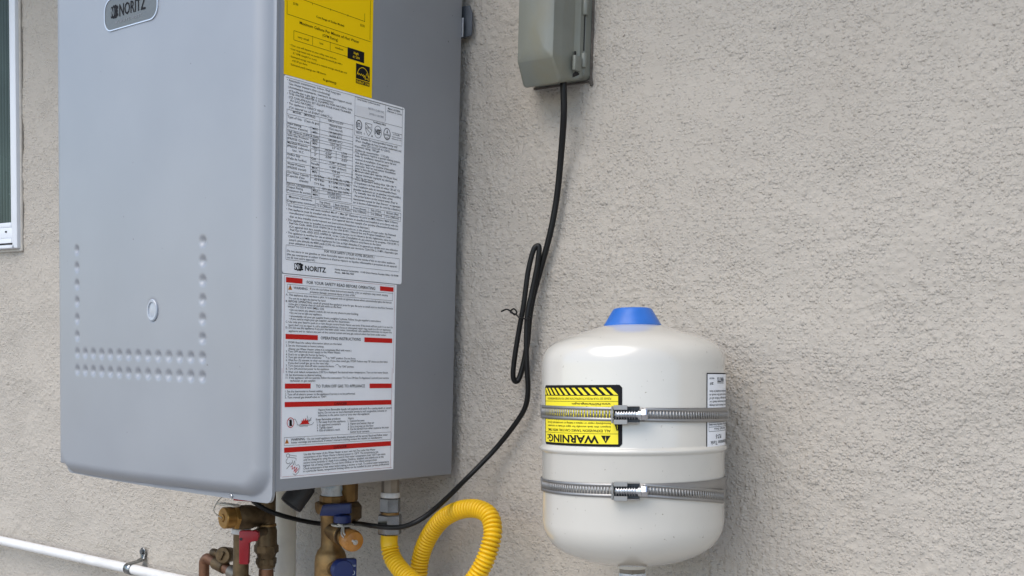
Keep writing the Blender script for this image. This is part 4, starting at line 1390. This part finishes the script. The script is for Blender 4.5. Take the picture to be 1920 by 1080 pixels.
fn = M().hexnut(G, (0, 0, 1), 0.0164, 1.2075, 1.2345, 0.0014)
fn.build("flare_nut", GALV, gas, smooth=20)
hp = catmull(HOSE, 24)
acc = [0.0]
for a, c in zip(hp[:-1], hp[1:]):
    acc.append(acc[-1] + (c - a).length)
N = int(acc[-1] / 0.00048)
pts = []
j = 0
for i in range(N + 1):
    s = acc[-1] * i / N
    while j < len(acc) - 2 and acc[j + 1] < s:
        j += 1
    pts.append(hp[j].lerp(hp[j + 1], (s - acc[j]) / max(acc[j + 1] - acc[j], 1e-9)))
Lh = acc[-1]


def hose_r(t):
    s = t * Lh
    if s < 0.016:
        return 0.0116
    ph = (s / 0.0052) % 1.0
    return 0.0080 + 0.0044 * math.sqrt(max(0.0, 1 - (2 * ph - 1) ** 2))


M().tube(pts, hose_r, 24, 1).build("hose", YHOSE, gas, smooth=80, recalc=False)

# ================================================================== cold water valve (blue handles)
cw = thing("cold_water_valve", "brass service valve with dark blue handles beneath the heater", "valve", (-0.131, -0.12, 1.05))
C = (-0.131, -0.12, 0)
M().lathe([(0.0135, 1.2515), (0.0145, 1.2535), (0.0135, 1.258), (0.0147, 1.262), (0.0138, 1.270), (0.0135, 1.300)], C, (0, 0, 1), 28).build("thread_tape", TAPE, cw)
M().hexnut(C, (0, 0, 1), 0.0165, 1.2435, 1.2530, 0.001, 8).build("hex_collar", BRASS, cw, smooth=20)
M().lathe([(0.0190, 1.2270), (0.0205, 1.2290), (0.0225, 1.2350), (0.0225, 1.2420), (0.0210, 1.2440)], C, (0, 0, 1), 8).build("union_nut", BRASS, cw, smooth=20)
M().lathe([(0.0125, 1.2295), (0.0155, 1.229), (0.0145, 1.215), (0.0138, 1.196), (0.0142, 1.182), (0.0185, 1.176), (0.0210, 1.170), (0.0222, 1.160), (0.0225, 1.135),
           (0.0240, 1.133), (0.0240, 1.115), (0.0165, 1.112), (0.0165, 1.0)], C, (0, 0, 1), 36).build("valve_body", BRASS, cw)
M().lathe([(0.0130, 1.2435), (0.0145, 1.246), (0.0145, 1.300)], (-0.127, -0.094, 0), (0, 0, 1), 8).build("return_fitting", BRASS, cw, smooth=20)
M().lathe([(0.0120, 1.213), (0.0195, 1.220), (0.0195, 1.236), (0.0150, 1.242)], (-0.130, -0.090, 0), (0, 0, 1), 24).build("return_cap", DARK_BRASS, cw)
bd = Vector((0.95, -0.27, -0.13)).normalized()
b0 = Vector((-0.131, -0.12, 1.2065))
M().lathe([(0.0135, 0.0), (0.0135, 0.030), (0.0120, 0.032), (0.0120, 0.050), (0.0130, 0.051)], b0, tuple(bd), 28).build("drain_branch", BRASS, cw)
M().lathe([(0.0120, 0.034), (0.0142, 0.0345), (0.0142, 0.037)], b0 + Vector((0.001, -0.001, 0.0)), tuple(bd), 28).build("branch_ring", DARK_BRASS, cw)
ac = M().lathe([(0.0132, 0.046), (0.0140, 0.048), (0.0148, 0.056), (0.0148, 0.061), (0.0134, 0.0650), (0.0090, 0.0668), (0.0015, 0.0672)], b0, tuple(bd), 32)
acap = ac.build("drain_cap", AMBER_CAP, cw, smooth=40)
tipv = b0 + bd * 0.068
vd = M()
for i in range(16):
    q = b0 + bd * (0.016 + rnd.random() * 0.010) + Vector((rnd.uniform(.6, 1), rnd.uniform(-.9, -.3), rnd.uniform(-.3, .9))).normalized() * 0.0131
    vd.lathe([(0.0004, -.0008), (0.0020 + rnd.random() * .0012, 0.0), (0.0012, 0.0010), (0.0003, 0.0013)], q, tuple((q - b0 - bd * (q - b0).dot(bd)).normalized()), 7)
vd.build("verdigris", VERDIGRIS, cw)
# upper lever handle on a stem above the branch
hub = b0 + bd * 0.031
hz = hub.z
M().lathe([(0.0060, hz + 0.010), (0.0060, hz + 0.018)], (hub.x, hub.y, 0), (0, 0, 1), 16).build("stem", DARK_BRASS, cw)
M().lathe([(0.0095, 0.0), (0.0118, 0.001), (0.0118, 0.0100), (0.0105, 0.0115)], (hub.x, hub.y, hz + 0.0165), (0, 0, 1), 24).build("handle_hub", DARKBLUE, cw)
ha = Vector((0.80, 0.60, 0.0)).normalized()
hb = Vector((0.60, -0.80, 0.0))
bl = M()
bl.prism([(-0.0305, -0.0075), (-0.0265, 0.0072), (-0.020, 0.0085), (0.0115, 0.0105), (0.0122, -0.0035), (-0.002, -0.0050), (-0.004, -0.0070)],
         Vector((hub.x, hub.y, hz + 0.0335)) - hb * 0.006, ha, (0, 0, 1), hb, 0.0125, 0.0018)
bl.build("lever_handle", DARKBLUE, cw)
st = M().tube([tuple(Vector((hub.x, hub.y, hz + 0.0165)) + hb * 0.013 - ha * .004), tuple(Vector((hub.x, hub.y, hz + 0.0140)) + hb * 0.018 + ha * .004), tuple((hub + tipv) / 2 + Vector((0.006, -0.014, 0.008))), tuple(tipv + bd * .002)], 0.0013, 8)
st.tube([tuple(Vector((hub.x, hub.y, hz + 0.0160)) + hb * 0.0125 + ha * .002), tuple((hub + tipv) / 2 + Vector((0.004, -0.016, 0.006))), tuple(tipv + bd * .002)], 0.0010, 8)
M().lathe([(0.0108, 0.0128), (0.0150, 0.0130), (0.0150, 0.0150), (0.0108, 0.0152)], (hub.x, hub.y, hz), (0, 0, 1), 24).build("strap_ring", CLEAR_STRAP, cw)
st.build("cap_strap", CLEAR_STRAP, cw)
M().lathe([(0.0035, 0.0), (0.0035, 0.0015), (0.002, 0.002)], tipv - bd * .001, tuple(bd), 12).build("strap_button", CLEAR_STRAP, cw)
# lower handle: round hub facing the front right
ld = Vector((0.88, -0.475, 0.0))
lp = Vector((0.475, 0.88, 0.0))
l0 = Vector((-0.131, -0.12, 1.155))
M().lathe([(0.0110, 0.016), (0.0110, 0.030)], l0, tuple(ld), 20).build("stem", BRASS, cw)
lh = M().lathe([(0.0130, 0.028), (0.0150, 0.030), (0.0150, 0.040), (0.0135, 0.0425), (0.003, 0.043)], l0 + Vector((0.004, 0.004, 0.001)), tuple(ld), 28)
low = lh.build("valve_handle", DARKBLUE, cw)
M().prism([(-0.0075, -0.075), (0.0085, -0.075), (0.0085, 0.006), (-0.0075, 0.006)], l0 + ld * 0.030 + Vector((0.004, 0.004, 0)), lp, (0, 0, 1), ld, 0.0125, 0.002).build("lever_handle", DARKBLUE, cw)
M().box((-0.004, -0.016, -0.0001), (0.0125, 0.0162, 0.0120), 0.002, 2, Matrix.Translation(l0 + ld * 0.0303 + lp * 0.012) @ Matrix(((lp.x, 0, ld.x), (lp.y, 0, ld.y), (0, 1, 0))).to_4x4()).build("handle_skirt", DARKBLUE, cw)


def on_handle(u, v, lift):
    return tuple(l0 + ld * (0.0425 + lift) + lp * 0.012 + lp * (u / 1000) + Vector((0, 0, v / 1000)))


hp_ = Flat().ring(7.0, -2.5, 2.4, 3.2, 0.7).text("CLOSED", 2.5, 11, 6, 2.2).text("OPEN", 2, 8, -12, 2.4)
hp_.build("print", on_handle, mat("print_pale", (0.6, 0.65, 0.7), 0.5), cw, 0.0004)

# ================================================================== hot water valve (red handle)
hv = thing("hot_water_valve", "tarnished brass service valve with red handle and capped side port", "valve", (-0.263, -0.12, 1.05))
A = (-0.263, -0.12, 0)
M().lathe([(0.0105, 1.300), (0.0105, 1.252), (0.0125, 1.250), (0.0130, 1.236), (0.0128, 1.216), (0.0120, 1.199), (0.0135, 1.195), (0.0150, 1.190), (0.0152, 1.172),
           (0.0160, 1.169), (0.0160, 1.158), (0.0140, 1.155), (0.0132, 1.152), (0.0132, 1.138), (0.0118, 1.135)], A, (0, 0, 1), 32).build("valve_body", DARK_BRASS, hv)
M().lathe([(0.0107, 1.1375), (0.0107, 1.0), (0.0107, 0.9)], A, (0, 0, 1), 28).build("riser", COPPER, hv)
sold = M()
sold.lathe([(0.0108, 1.134), (0.0116, 1.1355), (0.0116, 1.1375), (0.0108, 1.139)], A, (0, 0, 1), 28)
sold.build("solder_joint", GALV, hv)
hd = Vector((-0.20, -0.97, 0.03)).normalized()
h0 = Vector((-0.263, -0.12, 1.2105))
M().lathe([(0.0140, 0.0), (0.0145, 0.016), (0.0160, 0.022), (0.0172, 0.026), (0.0172, 0.040), (0.0162, 0.044), (0.0150, 0.048)], h0, tuple(hd), 32).build("side_port", DARK_BRASS, hv)
M().hexnut(h0, tuple(hd), 0.0170, 0.0475, 0.0545, 0.001).build("port_nut", BRIGHT_BRASS, hv, smooth=20)
M().lathe([(0.0125, 0.0545), (0.0152, 0.0548), (0.0152, 0.0675), (0.0140, 0.0690), (0.0060, 0.0690), (0.0050, 0.0680), (0.0046, 0.0700), (0.001, 0.0705)], h0, tuple(hd), 32).build("port_cap", BRIGHT_BRASS, hv, smooth=30)
e = h0 + hd * 0.071
M().tube([tuple(e), tuple(e + Vector((-0.012, -0.004, 0.010))), tuple(e + Vector((-0.016, 0.012, 0.026))), tuple(e + Vector((0.004, 0.022, 0.034))), tuple(e + Vector((0.030, 0.022, 0.030)))], 0.0007, 6).build("cap_wire", CLEAR_STRAP, hv)
M().box((-0.298, -0.182, 1.2285), (-0.262, -0.168, 1.2315), 0.001).build("cap_tag", PVC, hv)
M().hexnut(A, (0, 0, 1), 0.0175, 1.1575, 1.1690, 0.0012, 8).build('union_nut', DARK_BRASS, hv, smooth=20)
M().lathe([(0.0130, 1.196), (0.0142, 1.1965), (0.0142, 1.199), (0.0125, 1.2)], A, (0, 0, 1), 28).build('bead', BRASS, hv)
M().hexnut(A, (0, 0, 1), 0.0150, 1.1400, 1.1500, 0.0010, 6).build('hex_section', DARK_BRASS, hv, smooth=20)
# discharge pipe under the port
D = (-0.2775, -0.1545, 0)
M().lathe([(0.0128, 1.1935), (0.0128, 1.199)], D, (0, 0, 1), 24).build("port_neck", DARK_BRASS, hv)
M().lathe([(0.0125, 1.187), (0.0136, 1.1880), (0.0136, 1.1935), (0.0128, 1.1945)], D, (0, 0, 1), 24).build("thread_tape", TAPE_WHITE, hv)
M().lathe([(0.0108, 1.1885), (0.0108, 1.165), (0.0112, 1.14), (0.0110, 1.0)], D, (0, 0, 1), 24).build("discharge_pipe", DARK_BRASS, hv)
M().lathe([(0.0112, 1.1225), (0.0126, 1.1240), (0.0126, 1.10)], D, (0, 0, 1), 24).build("pipe_collar", GALV_BROWN, hv)
# red lever
ra, rb_ = Vector((0.80, 0.60, 0)), Vector((0.60, -0.80, 0))
r0 = Vector((-0.2335, -0.1850, 1.1945))
M().lathe([(0.0060, 0.0), (0.0060, 0.055)], (-0.262, -0.122, 1.190), tuple((r0 + ra * .012 - Vector((-0.262, -0.122, 1.190))).normalized()), 16).build("stem", DARK_BRASS, hv)
M().prism([(-0.0065, -0.0400), (-0.0055, -0.0415), (0.0060, -0.0415), (0.0068, -0.0400), (0.0075, -0.0115), (0.0110, -0.0095), (0.0185, -0.0085), (0.0205, -0.002),
           (0.0205, 0.0035), (0.0165, 0.0058), (-0.0050, 0.0055), (-0.0065, 0.0040)], r0 - rb_ * 0.004, ra, (0, 0, 1), rb_, 0.0100, 0.0015).build("lever_handle", RED_PLASTIC, hv)
M().lathe([(0.0020, 0.0), (0.0020, 0.0012), (0.0012, 0.0014)], r0 + rb_ * 0.0060 + ra * -0.0035 + Vector((0, 0, -0.006)), tuple(rb_), 12).build("handle_screw", BLACK_PLASTIC, hv)
M().prism([(-0.014, -0.003), (0.016, -0.004), (0.016, 0.006), (-0.014, 0.006)], Vector((-0.2250, -0.192, 1.2465)), ra, (0, 0, 1), rb_, 0.010, 0.0015).build("upper_handle", RED_PLASTIC, hv)

# ================================================================== bronze drain cock on the copper elbow
dc = thing("drain_cock", "tarnished bronze drain cock on a copper elbow beside the hot water valve", "valve", (-0.36, -0.14, 1.05))
M().tube([(-0.378, -0.140, 0.95), (-0.378, -0.140, 1.05), (-0.378, -0.140, 1.122), (-0.3765, -0.140, 1.1325), (-0.370, -0.140, 1.1375), (-0.360, -0.140, 1.1360), (-0.342, -0.141, 1.1320),
          (-0.318, -0.142, 1.1270), (-0.290, -0.144, 1.122), (-0.268, -0.146, 1.118)], 0.0078, 16, 5).build("copper_elbow", COPPER, dc)
M().lathe([(0.0085, -0.012), (0.0098, -0.011), (0.0098, 0.011), (0.0085, 0.012)], (-0.340, -0.141, 1.1315), (0.97, -0.03, -0.2), 20).build("body_sleeve", DARK_BRASS, dc)
M().lathe([(0.0085, -0.009), (0.0100, -0.008), (0.0100, 0.008), (0.0085, 0.009)], (-0.3055, -0.143, 1.1245), (0.97, -0.03, -0.2), 20).build("solder_collar", GALV_BROWN, dc)
kd = Vector((0.35, -0.93, 0.1)).normalized()
k0 = Vector((-0.3290, -0.1385, 1.1475))
M().lathe([(0.0095, -0.016), (0.0110, -0.010), (0.0115, 0.0), (0.0125, 0.004), (0.0128, 0.0085), (0.0110, 0.0110), (0.002, 0.0115)], k0, tuple(kd), 28).build("bonnet", DARK_BRASS, dc)
mt = Matrix((kd.cross(Vector((0, 0, 1))).normalized(), kd, Vector((0, 0, 1)))).transposed().to_4x4()
mt.translation = k0
M().box((-0.0020, 0.0105, -0.0075), (0.0020, 0.0150, 0.0060), 0.0008, 2, mt @ Matrix.Rotation(R(-25), 4, 'Y')).build("key_slot", DARK_BRASS, dc)
M().lathe([(0.0050, 0.0), (0.0062, 0.002), (0.0062, 0.015), (0.0050, 0.017)], (-0.345, -0.139, 1.147), (-0.9, 0.05, 0.05), 10).build("packing_stub", DARK_BRASS, dc)
M().tube([(-0.338, -0.138, 1.130), (-0.334, -0.138, 1.139), (-0.330, -0.137, 1.147)], 0.0085, 14, 4).build("neck", DARK_BRASS, dc)

# ================================================================== vertical PVC drain and white pipe on the wall
pv = thing("drain_pipe", "cream PVC drain pipe running down the wall behind the brass valves", "pipe", (-0.302, -0.05, 1.0))
M().lathe([(0.0165, 0.3), (0.0165, 1.300)], (-0.3005, -0.051, 0), (0, 0, 1), 32).build("pipe", PVC, pv)


def on_pipe(u, v, lift):
    a = R(-75) + u / 16.5
    return (-0.3005 + (0.0167 + lift) * math.cos(a), -0.051 + (0.0167 + lift) * math.sin(a), 1.10 + v / 1000)


tx = Flat()
vs, fs = text_shape("PVC-1120   SCH 40   1 1/4 IN   ASTM D1785")
x1 = vs[:, 0].max()
tx.add([(-7.5 - q[1] * 4.2 / CAP, 115 - q[0] * 150 / x1) for q in vs], fs)
tx.build("print", on_pipe, INK, pv, 0.0002)
wp = thing("wall_pipe", "white painted pipe clipped low along the stucco wall", "pipe", (-0.9, -0.03, 1.06))
M().tube([(-2.6, -0.030, 1.0600), (-1.4, -0.030, 1.0595), (-0.72, -0.030, 1.0600), (0.15, -0.030, 1.0600)], 0.0088, 24, 4).build("pipe", CONDUIT, wp)
sp = thing("pipe_strap", "galvanized one-hole strap holding the white pipe to the wall", "pipe strap", (-0.715, -0.03, 1.06))
loop, outer = [], []
SX = -0.719
sec = []
for q in range(0, 13):
    a = R(75 - 255 * q / 12)                                # over the pipe's front and underneath
    sec.append((-0.030 - 0.0096 * math.cos(a), 1.060 + 0.0096 * math.sin(a)))
sec = [(-0.0045, 1.0885), (-0.0045, 1.0760), (-0.0120, 1.0720), (-0.0240, 1.0702)] + sec
for hwid in (0.0085,):
    sm_ = M()
    vs, fs = [], []
    for (y, z) in sec:
        w_ = hwid if z < 1.0735 else 0.0068
        vs += [(SX - w_, y, z), (SX + w_, y, z)]
    for i in range(len(sec) - 1):
        fs.append((2 * i, 2 * i + 1, 2 * i + 3, 2 * i + 2))
    sm_.add(vs, fs)
    so = sm_.build("strap", GALV, sp, smooth=40, recalc=False)
    md = so.modifiers.new("thickness", 'SOLIDIFY')
    md.thickness = 0.0012
    md.offset = 0
M().lathe([(0.0068, -0.0005), (0.0068, 0.0010), (0.0062, 0.0016)], (SX, -0.0045, 1.0885), (0, -1, 0), 20).build("strap_ear", GALV, sp)
M().hexnut((SX, -0.0060, 1.0870), (0, -1, 0), 0.0042, 0.0, 0.0035, 0.0006).build("screw", GALV, sp, smooth=20)
